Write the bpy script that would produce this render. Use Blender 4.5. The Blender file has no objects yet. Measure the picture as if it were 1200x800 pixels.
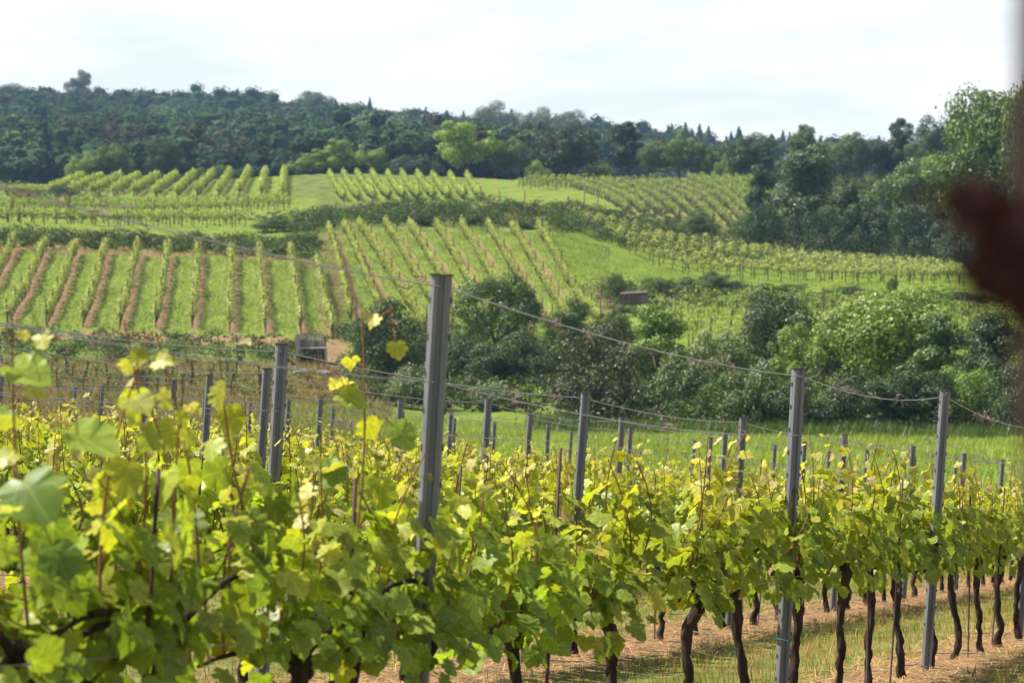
import bpy, math, random
import numpy as np
from mathutils import Vector, Matrix
R = math.radians
C = bpy.context.scene.collection
SC = bpy.context.scene
rng = np.random.default_rng(7)
random.seed(7)
F = 2800.0          # pixels per unit tangent (84 mm lens seen at 1200 px)
HOR = 330.0         # picture row of the level line, used when measuring the photograph

# ------------------------------------------------------------------ camera, sky, sun
cam_d = bpy.data.cameras.new('camera'); cam = bpy.data.objects.new('camera', cam_d); C.objects.link(cam)
cam.location = (0, 0, 0)
cam.rotation_euler = (R(90) - math.atan(70 / F), 0, 0)
cam_d.sensor_width = 36; cam_d.lens = 84; cam_d.clip_start = 0.1; cam_d.clip_end = 9000
cam_d.dof.use_dof = True; cam_d.dof.focus_distance = 15.0; cam_d.dof.aperture_fstop = 5.8
SC.camera = cam
SUN_EL, SUN_AZ = 56.0, -78.0      # azimuth from straight ahead, minus = to the left
w = bpy.data.worlds.new('World'); SC.world = w; w.use_nodes = True
nt = w.node_tree; N = nt.nodes; L = nt.links
bg = N['Background']
sky = N.new('ShaderNodeTexSky'); sky.sky_type = 'NISHITA'; sky.sun_disc = False
sky.sun_elevation = R(SUN_EL); sky.sun_rotation = R(SUN_AZ); sky.dust_density = 1.5
tc = N.new('ShaderNodeTexCoord'); mp = N.new('ShaderNodeMapping'); mp.inputs['Scale'].default_value = (1.3, 1.3, 6)
mp.inputs['Location'].default_value = (0.35, 0.0, 0.1)
nz = N.new('ShaderNodeTexNoise'); nz.inputs['Scale'].default_value = 5.0; nz.inputs['Detail'].default_value = 9; nz.inputs['Roughness'].default_value = .58
cr = N.new('ShaderNodeMapRange'); cr.inputs[1].default_value = .38; cr.inputs[2].default_value = .60
sep = N.new('ShaderNodeSeparateXYZ'); em = N.new('ShaderNodeMapRange')
em.inputs[1].default_value = .13; em.inputs[2].default_value = .42; em.inputs[3].default_value = 1; em.inputs[4].default_value = .05
mul = N.new('ShaderNodeMath'); mul.operation = 'MULTIPLY'
mx = N.new('ShaderNodeMix'); mx.data_type = 'RGBA'
base = N.new('ShaderNodeMix'); base.data_type = 'RGBA'; base.inputs[0].default_value = .62
base.inputs[7].default_value = (7.1, 7.7, 8.05, 1)
L.new(tc.outputs['Generated'], mp.inputs[0]); L.new(mp.outputs[0], nz.inputs[0]); L.new(nz.outputs[0], cr.inputs[0])
L.new(tc.outputs['Generated'], sep.inputs[0]); L.new(sep.outputs[2], em.inputs[0])
L.new(cr.outputs[0], mul.inputs[0]); L.new(em.outputs[0], mul.inputs[1]); L.new(mul.outputs[0], mx.inputs[0])
bm2 = N.new('ShaderNodeMath'); bm2.operation = 'MULTIPLY'; bm2.inputs[1].default_value = .85
L.new(em.outputs[0], bm2.inputs[0]); L.new(bm2.outputs[0], base.inputs[0])
L.new(sky.outputs[0], base.inputs[6]); L.new(base.outputs[2], mx.inputs[6]); mx.inputs[7].default_value = (8.5, 8.45, 8.35, 1)
L.new(mx.outputs[2], bg.inputs[0]); bg.inputs[1].default_value = .062
sd = bpy.data.lights.new('sun', 'SUN'); sd.energy = 5.0; sd.angle = R(.5); sd.color = (1, .955, .88)
sun = bpy.data.objects.new('sun', sd); C.objects.link(sun)
sdir = Vector((math.sin(R(SUN_AZ)) * math.cos(R(SUN_EL)), math.cos(R(SUN_AZ)) * math.cos(R(SUN_EL)), math.sin(R(SUN_EL))))
sun.rotation_euler = sdir.to_track_quat('Z', 'Y').to_euler(); sun.location = (-120, 30, 120)
SC.view_settings.view_transform = 'Standard'; SC.view_settings.look = 'None'; SC.view_settings.exposure = 1.14
SC.render.engine = 'CYCLES'
cy = SC.cycles
cy.max_bounces = 6; cy.diffuse_bounces = 3; cy.transmission_bounces = 3; cy.glossy_bounces = 2; cy.volume_bounces = 0
cy.transparent_max_bounces = 4; cy.use_denoising = True; cy.sample_clamp_indirect = 6

# ------------------------------------------------------------------ helpers
def X(px, Y): return (px - 600.0) / F * Y
def tag(o, label=None, cat=None, group=None, kind=None):
    if label: o['label'] = label
    if cat: o['category'] = cat
    if group: o['group'] = group
    if kind: o['kind'] = kind
    return o
def link(o, parent=None):
    C.objects.link(o)
    if parent: o.parent = parent
    return o
def empty(name, loc, rz=0, sc=(1, 1, 1)):
    o = bpy.data.objects.new(name, None); C.objects.link(o)
    o.location = loc; o.rotation_euler = (0, 0, rz); o.scale = sc; o.empty_display_size = .1
    return o
class MB:
    """collects vertices, faces and a colour for each vertex"""
    def __init__(s): s.v = []; s.f = {3: [], 4: []}; s.c = []; s.n = 0
    def add(s, v, f, col=(1, 1, 1)):
        v = np.asarray(v, float).reshape(-1, 3); f = np.asarray(f, int)
        s.v.append(v); s.f[f.shape[1]].append(f + s.n)
        col = np.asarray(col, float)
        s.c.append(np.broadcast_to(col, (len(v), 3)) if col.ndim == 1 else col); s.n += len(v)
    def box(s, lo, hi, col=(1, 1, 1)):
        x0, y0, z0 = lo; x1, y1, z1 = hi
        v = [(x0,y0,z0),(x1,y0,z0),(x1,y1,z0),(x0,y1,z0),(x0,y0,z1),(x1,y0,z1),(x1,y1,z1),(x0,y1,z1)]
        s.add(v, [(0,3,2,1),(4,5,6,7),(0,1,5,4),(1,2,6,5),(2,3,7,6),(3,0,4,7)], col)
    def tube(s, pts, rad, n=6, col=(1, 1, 1), cap=True):
        P = np.asarray(pts, float); m = len(P); rad = np.broadcast_to(np.asarray(rad, float), (m,))
        T = np.gradient(P, axis=0); T /= np.linalg.norm(T, axis=1)[:, None] + 1e-9
        ref = np.array([0., 1., 0.]) if abs(T[0][1]) < .8 else np.array([1., 0., 0.])
        A = np.cross(T, ref); A /= np.linalg.norm(A, axis=1)[:, None] + 1e-9; B = np.cross(T, A)
        a = np.arange(n) * 2 * math.pi / n
        V = P[:, None] + rad[:, None, None] * (A[:, None] * np.cos(a)[None, :, None] + B[:, None] * np.sin(a)[None, :, None])
        i = np.arange(m - 1)[:, None] * n; j = np.arange(n)[None]; k = (j + 1) % n
        q = np.stack([i + j, i + k, i + n + k, i + n + j], -1).reshape(-1, 4)
        s.add(V.reshape(-1, 3), q, col)
        if cap and n == 6:
            o = s.n - m * n
            for e in (0, (m - 1) * n):
                s.f[4].append(np.array([(o+e, o+e+1, o+e+2, o+e+3), (o+e, o+e+3, o+e+4, o+e+5)]))
    def mesh(s, name, mat, smooth=False):
        me = bpy.data.meshes.new(name); v = np.concatenate(s.v).astype(np.float32)
        T = np.concatenate(s.f[3]) if s.f[3] else np.zeros((0, 3), int)
        Q = np.concatenate(s.f[4]) if s.f[4] else np.zeros((0, 4), int)
        me.vertices.add(len(v)); me.vertices.foreach_set('co', v.ravel())
        li = np.concatenate([T.ravel(), Q.ravel()]).astype(np.int32)
        me.loops.add(len(li)); me.loops.foreach_set('vertex_index', li)
        nf = len(T) + len(Q); me.polygons.add(nf)
        st = np.concatenate([np.arange(len(T)) * 3, len(T) * 3 + np.arange(len(Q)) * 4]).astype(np.int32)
        me.polygons.foreach_set('loop_start', st)
        try: me.polygons.foreach_set('loop_total', np.concatenate([np.full(len(T), 3), np.full(len(Q), 4)]).astype(np.int32))
        except Exception: pass
        me.polygons.foreach_set('use_smooth', np.full(nf, smooth))
        c = np.concatenate(s.c); ca = me.color_attributes.new('col', 'FLOAT_COLOR', 'POINT')
        ca.data.foreach_set('color', np.concatenate([c, np.ones((len(c), 1))], 1).astype(np.float32).ravel())
        me.materials.append(mat); me.update(calc_edges=True)
        return me
    def build(s, name, mat, parent=None, smooth=False):
        return link(bpy.data.objects.new(name, s.mesh(name, mat, smooth)), parent)
def unit(a): return a / (np.linalg.norm(a, axis=-1, keepdims=True) + 1e-9)
def rsphere(n, r=rng): return unit(r.normal(size=(n, 3)))
def copy_tree(o, parent=None):
    c = o.copy(); C.objects.link(c); c.parent = parent
    for ch in o.children: copy_tree(ch, c)
    return c
ORD = ['first','second','third','fourth','fifth','sixth','seventh','eighth','ninth','tenth','eleventh','twelfth','thirteenth','fourteenth','fifteenth','sixteenth','seventeenth','eighteenth','nineteenth','twentieth']
def ordn(i):
    if i < 20: return ORD[i]
    n = i + 1; return '%d%s' % (n, {1: 'st', 2: 'nd', 3: 'rd'}.get(n % 10 if n // 10 % 10 != 1 else 0, 'th'))

# ------------------------------------------------------------------ materials
def mat_new(name):
    m = bpy.data.materials.new(name); m.use_nodes = True; t = m.node_tree
    for n in list(t.nodes): t.nodes.remove(n)
    return m, t.nodes, t.links
def leaf_mat(name, transl=.4, gloss=.06, tcol=(1.25, 1.15, .55), hue_noise=.0, nscale=.4, tint=True):
    m, n, l = mat_new(name)
    at = n.new('ShaderNodeAttribute'); at.attribute_name = 'col'
    col = at.outputs['Color']
    if tint:
        oi = n.new('ShaderNodeObjectInfo'); mu = n.new('ShaderNodeMix'); mu.data_type = 'RGBA'; mu.blend_type = 'MULTIPLY'; mu.inputs[0].default_value = 1
        l.new(col, mu.inputs[6]); l.new(oi.outputs['Color'], mu.inputs[7]); col = mu.outputs[2]
    if hue_noise:
        g = n.new('ShaderNodeNewGeometry'); z = n.new('ShaderNodeTexNoise'); z.inputs['Scale'].default_value = nscale; z.inputs['Detail'].default_value = 3
        mr = n.new('ShaderNodeMapRange'); mr.inputs[1].default_value = .3; mr.inputs[2].default_value = .7; mr.inputs[3].default_value = 1 - hue_noise; mr.inputs[4].default_value = 1 + hue_noise
        v = n.new('ShaderNodeVectorMath'); v.operation = 'SCALE'
        l.new(g.outputs['Position'], z.inputs[0]); l.new(z.outputs[0], mr.inputs[0]); l.new(col, v.inputs[0]); l.new(mr.outputs[0], v.inputs['Scale']); col = v.outputs[0]
    d = n.new('ShaderNodeBsdfDiffuse'); tr = n.new('ShaderNodeBsdfTranslucent'); gl = n.new('ShaderNodeBsdfGlossy'); gl.inputs['Roughness'].default_value = .42
    tm = n.new('ShaderNodeMix'); tm.data_type = 'RGBA'; tm.blend_type = 'MULTIPLY'; tm.inputs[0].default_value = 1; tm.inputs[7].default_value = (*tcol, 1); tm.clamp_result = False
    l.new(col, tm.inputs[6]); l.new(tm.outputs[2], tr.inputs[0]); l.new(col, d.inputs[0])
    a = n.new('ShaderNodeMixShader'); a.inputs[0].default_value = transl; l.new(d.outputs[0], a.inputs[1]); l.new(tr.outputs[0], a.inputs[2])
    b = n.new('ShaderNodeMixShader'); b.inputs[0].default_value = gloss; l.new(a.outputs[0], b.inputs[1]); l.new(gl.outputs[0], b.inputs[2])
    o = n.new('ShaderNodeOutputMaterial'); l.new(b.outputs[0], o.inputs[0])
    return m
def rough_mat(name, c1, c2, scale, rough=.8, metal=0, stretch=(1, 1, 1), attr=False, bump=.0, spec=.3, det=5):
    m, n, l = mat_new(name)
    tcn = n.new('ShaderNodeTexCoord'); mpn = n.new('ShaderNodeMapping'); mpn.inputs['Scale'].default_value = stretch
    z = n.new('ShaderNodeTexNoise'); z.inputs['Scale'].default_value = scale; z.inputs['Detail'].default_value = det; z.inputs['Roughness'].default_value = .65
    r = n.new('ShaderNodeMapRange'); r.inputs[1].default_value = .3; r.inputs[2].default_value = .7
    mxn = n.new('ShaderNodeMix'); mxn.data_type = 'RGBA'; mxn.inputs[6].default_value = (*c1, 1); mxn.inputs[7].default_value = (*c2, 1)
    p = n.new('ShaderNodeBsdfPrincipled'); p.inputs['Roughness'].default_value = rough; p.inputs['Metallic'].default_value = metal; p.inputs['Specular IOR Level'].default_value = spec
    o = n.new('ShaderNodeOutputMaterial')
    l.new(tcn.outputs['Object'], mpn.inputs[0]); l.new(mpn.outputs[0], z.inputs[0]); l.new(z.outputs[0], r.inputs[0]); l.new(r.outputs[0], mxn.inputs[0])
    col = mxn.outputs[2]
    if attr:
        at = n.new('ShaderNodeAttribute'); at.attribute_name = 'col'; mu = n.new('ShaderNodeMix'); mu.data_type = 'RGBA'; mu.blend_type = 'MULTIPLY'; mu.inputs[0].default_value = 1
        l.new(col, mu.inputs[6]); l.new(at.outputs[0], mu.inputs[7]); col = mu.outputs[2]
    l.new(col, p.inputs['Base Color'])
    if bump:
        b = n.new('ShaderNodeBump'); b.inputs['Strength'].default_value = bump; b.inputs['Distance'].default_value = .02
        l.new(z.outputs[0], b.inputs['Height']); l.new(b.outputs[0], p.inputs['Normal'])
    l.new(p.outputs[0], o.inputs[0])
    return m
M = {}
M['vine_leaf'] = leaf_mat('vine_leaf', .48, .022, (1.15, 1.2, .4))
def add_veins(m):
    n = m.node_tree.nodes; l = m.node_tree.links
    at = n.new('ShaderNodeAttribute'); at.attribute_name = 'luv'; sp = n.new('ShaderNodeSeparateXYZ'); l.new(at.outputs['Vector'], sp.inputs[0])
    def mth(op, a, b=None):
        k = n.new('ShaderNodeMath'); k.operation = op
        for i_, v_ in enumerate((a, b)):
            if v_ is None: continue
            if isinstance(v_, (int, float)): k.inputs[i_].default_value = v_
            else: l.new(v_, k.inputs[i_])
        return k.outputs[0]
    au = mth('ABSOLUTE', sp.outputs[0]); acc = None
    for ang in (0, .72, 1.45):
        sx, cx = math.sin(ang), math.cos(ang)
        cr_ = mth('ABSOLUTE', mth('SUBTRACT', mth('MULTIPLY', au, cx), mth('MULTIPLY', sp.outputs[1], sx)))
        k = n.new('ShaderNodeMapRange'); l.new(cr_, k.inputs[0]); k.inputs[1].default_value = .008; k.inputs[2].default_value = .030; k.inputs[3].default_value = 1; k.inputs[4].default_value = 0
        acc = k.outputs[0] if acc is None else mth('MAXIMUM', acc, k.outputs[0])
    z = n.new('ShaderNodeTexNoise'); z.inputs['Scale'].default_value = 4.5; z.inputs['Detail'].default_value = 3; l.new(at.outputs['Vector'], z.inputs[0])
    f = mth('ADD', mth('ADD', mth('MULTIPLY', acc, .42), mth('MULTIPLY', z.outputs[0], .7)), .62)
    src = [x for x in n if x.bl_idname == 'ShaderNodeMix' and x.blend_type == 'MULTIPLY' and x.inputs[6].is_linked and x.inputs[6].links[0].from_node.bl_idname == 'ShaderNodeAttribute'][0]
    v = n.new('ShaderNodeVectorMath'); v.operation = 'SCALE'; l.new(src.inputs[6].links[0].from_socket, v.inputs[0]); l.new(f, v.inputs['Scale']); l.new(v.outputs[0], src.inputs[6])
add_veins(M['vine_leaf'])
M['tree_leaf'] = leaf_mat('tree_leaf', .24, .035, (1.25, 1.15, .5))
M['far_leaf'] = leaf_mat('far_leaf', .12, .0, (1.2, 1.1, .6), .18, .05)
M['row_leaf'] = leaf_mat('row_leaf', .4, .02, (1.25, 1.15, .5))
M['grass'] = leaf_mat('grass_blade', .4, .03, (1.2, 1.1, .5), .25, .35)
M['scrub'] = leaf_mat('scrub_leaf', .3, .02, (1.2, 1.1, .5), .35, .13)
M['petal'] = leaf_mat('petal', .3, 0, (1, 1, 1))
M['bark'] = rough_mat('vine_bark', (.018, .012, .010), (.075, .052, .042), 34, .95, 0, (1, 1, .16), bump=1.0, spec=.1)
M['tree_bark'] = rough_mat('tree_bark', (.04, .032, .025), (.12, .095, .075), 9, .95, 0, (1, 1, .3), bump=.6, spec=.1)
M['shoot'] = rough_mat('shoot', (.17, .05, .028), (.20, .12, .035), 6, .5)
M['zinc'] = rough_mat('zinc_post', (.12, .122, .135), (.23, .235, .25), 16, .62, .35, (1, 1, .12), attr=True, bump=.12)
M['wire'] = rough_mat('wire', (.30, .29, .31), (.45, .44, .46), 30, .45, .5)
M['tendril'] = rough_mat('dry_tendril', (.13, .085, .07), (.27, .20, .17), 40, .9)
M['post_wood'] = rough_mat('grey_wood', (.16, .145, .13), (.38, .35, .32), 12, .9, 0, (1, 1, .1), attr=True)
M['hut_wood'] = rough_mat('hut_wood', (.085, .065, .052), (.25, .19, .15), 10, .9, 0, (5, 5, .25), attr=True, bump=.4)
M['straw'] = rough_mat('straw', (.27, .14, .05), (.50, .32, .14), 7, .9, attr=True)
M['rod'] = rough_mat('rod', (.03, .018, .015), (.09, .05, .035), 20, .7, .3)
M['tie'] = rough_mat('tie', (.02, .13, .13), (.03, .20, .19), 20, .6)
M['copper_leaf'] = leaf_mat('copper_leaf', .12, .01, (1.6, .5, .4), tint=False)
M['copper_stem'] = rough_mat('copper_stem', (.022, .009, .008), (.045, .018, .016), 20, .9)
M['stone'] = rough_mat('stone', (.10, .09, .085), (.30, .27, .25), 8, .9, bump=.5)

# ------------------------------------------------------------------ terrain
PXS = [-300, 0, 200, 350, 400, 500, 650, 800, 1000, 1200, 1500]
TAB = [
 (75,  [485,492,505,515,518,522,528,530,532,534,534]),
 (100, [462,468,470,475,480,492,500,503,505,508,510]),
 (120, [445,448,450,455,460,470,475,465,462,466,468]),
 (138, [418,425,427,430,434,440,436,418,412,422,426]),
 (144, [408,412,414,417,422,425,422,404,398,408,412]),
 (150, [385,388,391,397,402,406,404,392,385,394,398]),
 (165, [342,345,350,357,372,384,384,362,365,382,386]),
 (172, [316,319,324,332,348,364,364,360,364,373,376]),
 (178, [292,297,304,308,333,346,346,349,356,356,360]),
 (184, [282,285,293,298,318,328,327,337,347,352,350]),
 (200, [274,278,285,288,279,282,284,321,333,336,340]),
 (205, [272,276,282,284,271,271,274,315,329,333,338]),
 (212, [262,266,272,274,263,263,267,303,322,329,335]),
 (232, [254,258,262,260,248,243,246,284,308,318,325]),
 (245, [249,254,258,251,242,240,242,264,296,312,320]),
 (262, [243,247,250,243,238,236,238,250,275,298,310]),
 (285, [234,231,232,232,229,228,231,236,250,272,285]),
 (325, [222,217,214,206,204,207,214,214,220,248,260]),
 (345, [225,220,214,208,206,208,214,210,208,232,245]),
 (420, [235,228,222,215,214,214,214,208,202,202,205]),
 (600, [192,197,202,208,212,220,226,232,234,225,215]),
 (850, [139,142,148,157,162,172,184,198,213,214,214]),
 (1000,[165,165,170,178,183,193,205,214,224,226,226]),
 (1600,[260,260,260,260,260,260,260,260,260,260,260])]
def near_plane(x, y):
    u = x - .364 * y
    return -1.05 - .1 * y + .085 * np.maximum(0, -5 - u)
GP = np.arange(-400, 1601, 10.0)
GY = np.concatenate([np.arange(46, 430, 1.0), np.arange(430, 1601, 5.0)])
def _build_grid():
    rows = [(48, near_plane((GP - 600) / F * 48, 48.0))]
    for y, ys in TAB:
        rows.append((y, np.interp(GP, PXS, [-(q - HOR) / F * y for q in ys])))
    ys = [r[0] for r in rows]; A = np.array([r[1] for r in rows])
    k = np.hanning(13); k /= k.sum()
    A = np.array([np.convolve(np.pad(r, 6, 'edge'), k, 'valid') for r in A])
    Hh = np.array([np.interp(GY, ys, A[:, i]) for i in range(len(GP))]).T
    Hh[:384] = np.apply_along_axis(lambda c: np.convolve(np.pad(c, 1, 'edge'), [.25, .5, .25], 'valid'), 0, Hh[:384])
    return Hh
HG = _build_grid()
def H(x, y):
    x = np.asarray(x, float); y = np.asarray(y, float)
    yy = np.clip(y, 46, 1600); px = np.clip(x / yy * F + 600, -400, 1599.9)
    i = np.interp(yy, GY, np.arange(len(GY))); i0 = np.clip(i.astype(int), 0, len(GY) - 2); fi = i - i0
    j = (px + 400) / 10; j0 = j.astype(int); fj = j - j0; j0 = np.clip(j0, 0, len(GP) - 2)
    far = (HG[i0, j0] * (1 - fi) + HG[i0 + 1, j0] * fi) * (1 - fj) + (HG[i0, j0 + 1] * (1 - fi) + HG[i0 + 1, j0 + 1] * fi) * fj
    nearh = near_plane(np.clip(x, -40, 40), np.clip(y, -8, 60))
    t = np.clip((y - 46) / 6, 0, 1)
    h = nearh * (1 - t) + far * t
    bump = (.10 * np.sin(x * .9 + .3 * y) * np.sin(y * .7 + 1.3) + .07 * np.sin(x * 2.1 - y * .5)) * np.clip((y - 60) / 60, 0, 1)
    return h + bump
def Hs(x, y): return float(H(x, y))

# rows of the terraces, as (top px list, bottom px list, far Y, near Y)
FL = dict(top=[-57,-20,17,54,90,125,162,198,233,272,304,341,371], bot=[-130,-85,-38,8,54,97,140,182,225,269,311,353,391], y1=180., y0=152.)
FC = dict(top=[385,403,420,451,479,510,540,571,599,630], bot=[412,452,500,530,559,588,617,646,675,704], y1=206., y0=162.)
FUL = dict(top=[98,120,142,164,186,208,228,250,270,292,312,334], bot=[58,83,108,133,157,182,208,231,256,280,306,331], y1=327., y0=286.)
FUM = dict(top=[386,402,418,436,454,471,489,507,527,547], bot=[404,421,439,457,474,491,509,527,545,564], y1=316., y0=264.)
def rowcoord(f, px, y):
    t = (f['y1'] - y) / (f['y1'] - f['y0'])
    out = np.full(px.shape, -9.0); top = np.array(f['top'], float); bot = np.array(f['bot'], float)
    for q in range(px.size):
        k = top + (bot - top) * t[q]
        out[q] = np.interp(px[q], k, np.arange(len(k)), left=-9, right=99)
    return out
def ss(a, b, v): t = np.clip((v - a) / (b - a), 0, 1); return t * t * (3 - 2 * t)
def band(v, a, b, e=1.5): return ss(a - e, a, v) * (1 - ss(b, b + e, v))
def terrain():
    xs = np.unique(np.concatenate([np.linspace(-900, -420, 8), np.linspace(-420, -130, 60), np.arange(-130, -45, 1.6), np.arange(-45, 60.1, .5), np.arange(60, 130, 1.6), np.linspace(130, 420, 60), np.linspace(420, 900, 8)]))
    ys = np.unique(np.concatenate([np.linspace(-250, -20, 8), np.arange(-20, 50, .7), np.arange(50, 345, .5), np.arange(345, 460, 2.5), np.linspace(460, 1400, 100)]))
    Xg, Yg = np.meshgrid(xs, ys); x = Xg.ravel(); y = Yg.ravel()
    z = H(x, y)
    px = np.where(y > 3, x / np.maximum(y, 3) * F + 600, 600)
    nx, ny = len(xs), len(ys)
    i = np.arange(ny - 1)[:, None] * nx; j = np.arange(nx - 1)[None]
    q = np.stack([i + j, i + j + 1, i + nx + j + 1, i + nx + j], -1).reshape(-1, 4)
    lush = np.zeros_like(x); dry = np.zeros_like(x); strip = np.zeros_like(x); rc = np.zeros_like(x); wood = np.zeros_like(x)
    jig = 6 * np.sin(y * .9) + 4 * np.sin(y * .37 + x)
    near = y < 49
    rc[near] = (x[near] - .364 * y[near] + 3.17) / 2.7; strip[near] = 1; lush[near] = .28; dry[near] = .42
    m = (y >= 49) & (y < 112)
    lush[m] = ss(380, 560, px[m] + jig[m]) * .9 + .08; dry[m] = .55 * (1 - ss(330, 480, px[m] + jig[m]))
    m = (y >= 108) & (y < 152)
    dry[m] = (1 - ss(380, 450, px[m] + jig[m])) * (.8 - .75 * band(y[m], 139, 147, 2) * (1 - ss(320, 350, px[m])))
    lush[m] = .25 + .2 * (px[m] > 430)
    m = (y > 147) & (y < 151.6); dry[m] = np.maximum(dry[m], .9 * (1 - ss(395, 420, px[m])))
    for f, lu, sw in ((FL, 1.0, 1), (FC, .8, 1), (FUL, .8, .45), (FUM, .85, .25)):
        m = np.where((y > f['y0'] - 2) & (y < f['y1'] + 1) & (px > min(f['bot']) - 30) & (px < max(f['bot']) + 60))[0]
        r = rowcoord(f, px[m], y[m]); ok = (r > -8) & (r < 98)
        mm = m[ok]; rc[mm] = r[ok] - {'y': .26, 'n': .10}['y' if f is FC else 'n']; e = np.clip(np.minimum(y[mm] - f['y0'] + 1.5, f['y1'] - y[mm] + .8) / 1.2, 0, 1)
        strip[mm] = sw * e; lush[mm] = lu; dry[mm] = .05
    m = (y > 179.5) & (y < 187) & (px < 372); dry[m] = .95; lush[m] = 0
    m = (y > 150) & (y < 207) & (px > 372) & (px < 405); dry[m] = np.maximum(dry[m], .55)
    m = (y > 187) & (y < 285) & (px < 372); lush[m] = .62; dry[m] = .12
    m = (y > 206.5) & (y < 246) & (px > 345) & (px < 900) & (rc == 0); lush[m] = .1; dry[m] = .25
    m = (y > 178) & (y < 240) & (px > 636) & (px < 1190)
    low = 181.5 + (px - 640) * .006
    v = ss(-1, 2, y - low) * (1 - ss(226, 230, y)); lush[m] = (1.0 * v)[m]; dry[m] = .35 * (1 - v[m])
    m = (y > 162) & (y < 186) & (px > 700) & (px < 722); dry[m] = .7
    m = (y > 246) & (y < 330) & (px > 555) & (px < 735); lush[m] = .92; dry[m] = .04; rc[m] = (px[m] - 564) / 17; strip[m] = .3
    m = (y > 246) & (y < 330) & (px > 735); lush[m] = .45; dry[m] = .42
    m = (y > 325) & (y < 345) & (px < 560); lush[m] = .8
    m = (y > 138) & (y < 170) & (px > 700); lush[m] = .5; dry[m] = .1
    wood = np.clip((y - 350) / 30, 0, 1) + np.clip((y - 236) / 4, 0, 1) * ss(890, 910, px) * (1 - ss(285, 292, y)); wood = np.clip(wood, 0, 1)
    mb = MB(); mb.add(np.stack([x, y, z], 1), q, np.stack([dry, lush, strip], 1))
    m, n, l = mat_new('ground')
    at = n.new('ShaderNodeAttribute'); at.attribute_name = 'col'; ar = n.new('ShaderNodeAttribute'); ar.attribute_name = 'rowc'; aw = n.new('ShaderNodeAttribute'); aw.attribute_name = 'wood'
    sp = n.new('ShaderNodeSeparateColor'); l.new(at.outputs[0], sp.inputs[0])
    g = n.new('ShaderNodeNewGeometry')
    def noise(s, d=5):
        z = n.new('ShaderNodeTexNoise'); z.inputs['Scale'].default_value = s; z.inputs['Detail'].default_value = d; z.inputs['Roughness'].default_value = .62
        l.new(g.outputs['Position'], z.inputs[0]); return z.outputs[0]
    def mth(op, a, b=None, c=None):
        k = n.new('ShaderNodeMath'); k.operation = op
        for i_, v_ in enumerate((a, b, c)):
            if v_ is None: continue
            if isinstance(v_, (int, float)): k.inputs[i_].default_value = v_
            else: l.new(v_, k.inputs[i_])
        return k.outputs[0]
    def mr(v, a, b, c=0., d=1.):
        k = n.new('ShaderNodeMapRange'); l.new(v, k.inputs[0])
        for i_, v_ in enumerate((a, b, c, d)): k.inputs[i_ + 1].default_value = v_
        return k.outputs[0]
    def mixc(f, a, b):
        k = n.new('ShaderNodeMix'); k.data_type = 'RGBA'
        if isinstance(f, float): k.inputs[0].default_value = f
        else: l.new(f, k.inputs[0])
        for i_, v_ in ((6, a), (7, b)):
            if isinstance(v_, tuple): k.inputs[i_].default_value = (*v_, 1)
            else: l.new(v_, k.inputs[i_])
        return k.outputs[2]
    n1 = noise(.55); n2 = noise(6, 6); n3 = noise(.09, 4); n4 = noise(22, 5); n5 = noise(1.7, 5)
    rough = mixc(mr(n1, .35, .65), (.07, .10, .022), (.15, .17, .045))
    lushc = mixc(mr(n1, .35, .68), (.105, .165, .021), (.19, .24, .034)); lushc = mixc(mr(n3, .35, .65, 0, .6), lushc, (.21, .25, .04))
    lushc = mixc(mr(n2, .42, .66, 0, .7), lushc, (.05, .10, .014))
    soil = mixc(mr(n2, .3, .7), (.15, .09, .045), (.28, .18, .09)); soil = mixc(mr(n4, .45, .75, 0, .6), soil, (.34, .25, .15)); soil = mixc(mr(n1, .45, .65, 0, .35), soil, (.16, .15, .05))
    lf = mth('ADD', sp.outputs[1], mr(n5, .3, .7, -.25, .25)); c = mixc(mr(lf, .1, .7), rough, lushc)
    df = mth('ADD', sp.outputs[0], mr(n5, .3, .7, -.35, .35)); df = mth('ADD', df, mr(n2, .3, .7, -.2, .2)); c = mixc(mr(df, .35, .7), c, soil)
    rr = mth('ROUND', ar.outputs['Fac']); dd = mth('ABSOLUTE', mth('SUBTRACT', ar.outputs['Fac'], rr))
    dd = mth('ADD', dd, mr(n5, .3, .7, -.09, .09)); dd = mth('ADD', dd, mr(n2, .3, .7, -.035, .035))
    st = mth('MULTIPLY', mr(dd, .19, .11), sp.outputs[2]); c = mixc(st, c, soil)
    rut = mth('MULTIPLY', mr(mth('ABSOLUTE', mth('SUBTRACT', dd, .36)), .07, .02, 0, .5), sp.outputs[2]); c = mixc(rut, c, (.24, .22, .075))
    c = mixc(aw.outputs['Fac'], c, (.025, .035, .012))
    p = n.new('ShaderNodeBsdfPrincipled'); p.inputs['Roughness'].default_value = 1; p.inputs['Specular IOR Level'].default_value = .05
    b = n.new('ShaderNodeBump'); b.inputs['Strength'].default_value = .9; b.inputs['Distance'].default_value = .12
    l.new(mth('ADD', n2, mth('MULTIPLY', n4, .3)), b.inputs['Height']); l.new(b.outputs[0], p.inputs['Normal']); l.new(c, p.inputs['Base Color'])
    o = n.new('ShaderNodeOutputMaterial'); l.new(p.outputs[0], o.inputs[0])
    ob = mb.build('ground', m, smooth=True); tag(ob, 'terraced hillside ground with grass, soil strips and banks', 'ground', kind='structure')
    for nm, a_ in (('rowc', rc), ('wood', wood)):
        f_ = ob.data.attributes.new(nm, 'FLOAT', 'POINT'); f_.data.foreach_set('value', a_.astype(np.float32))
    return ob
terrain()

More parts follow.
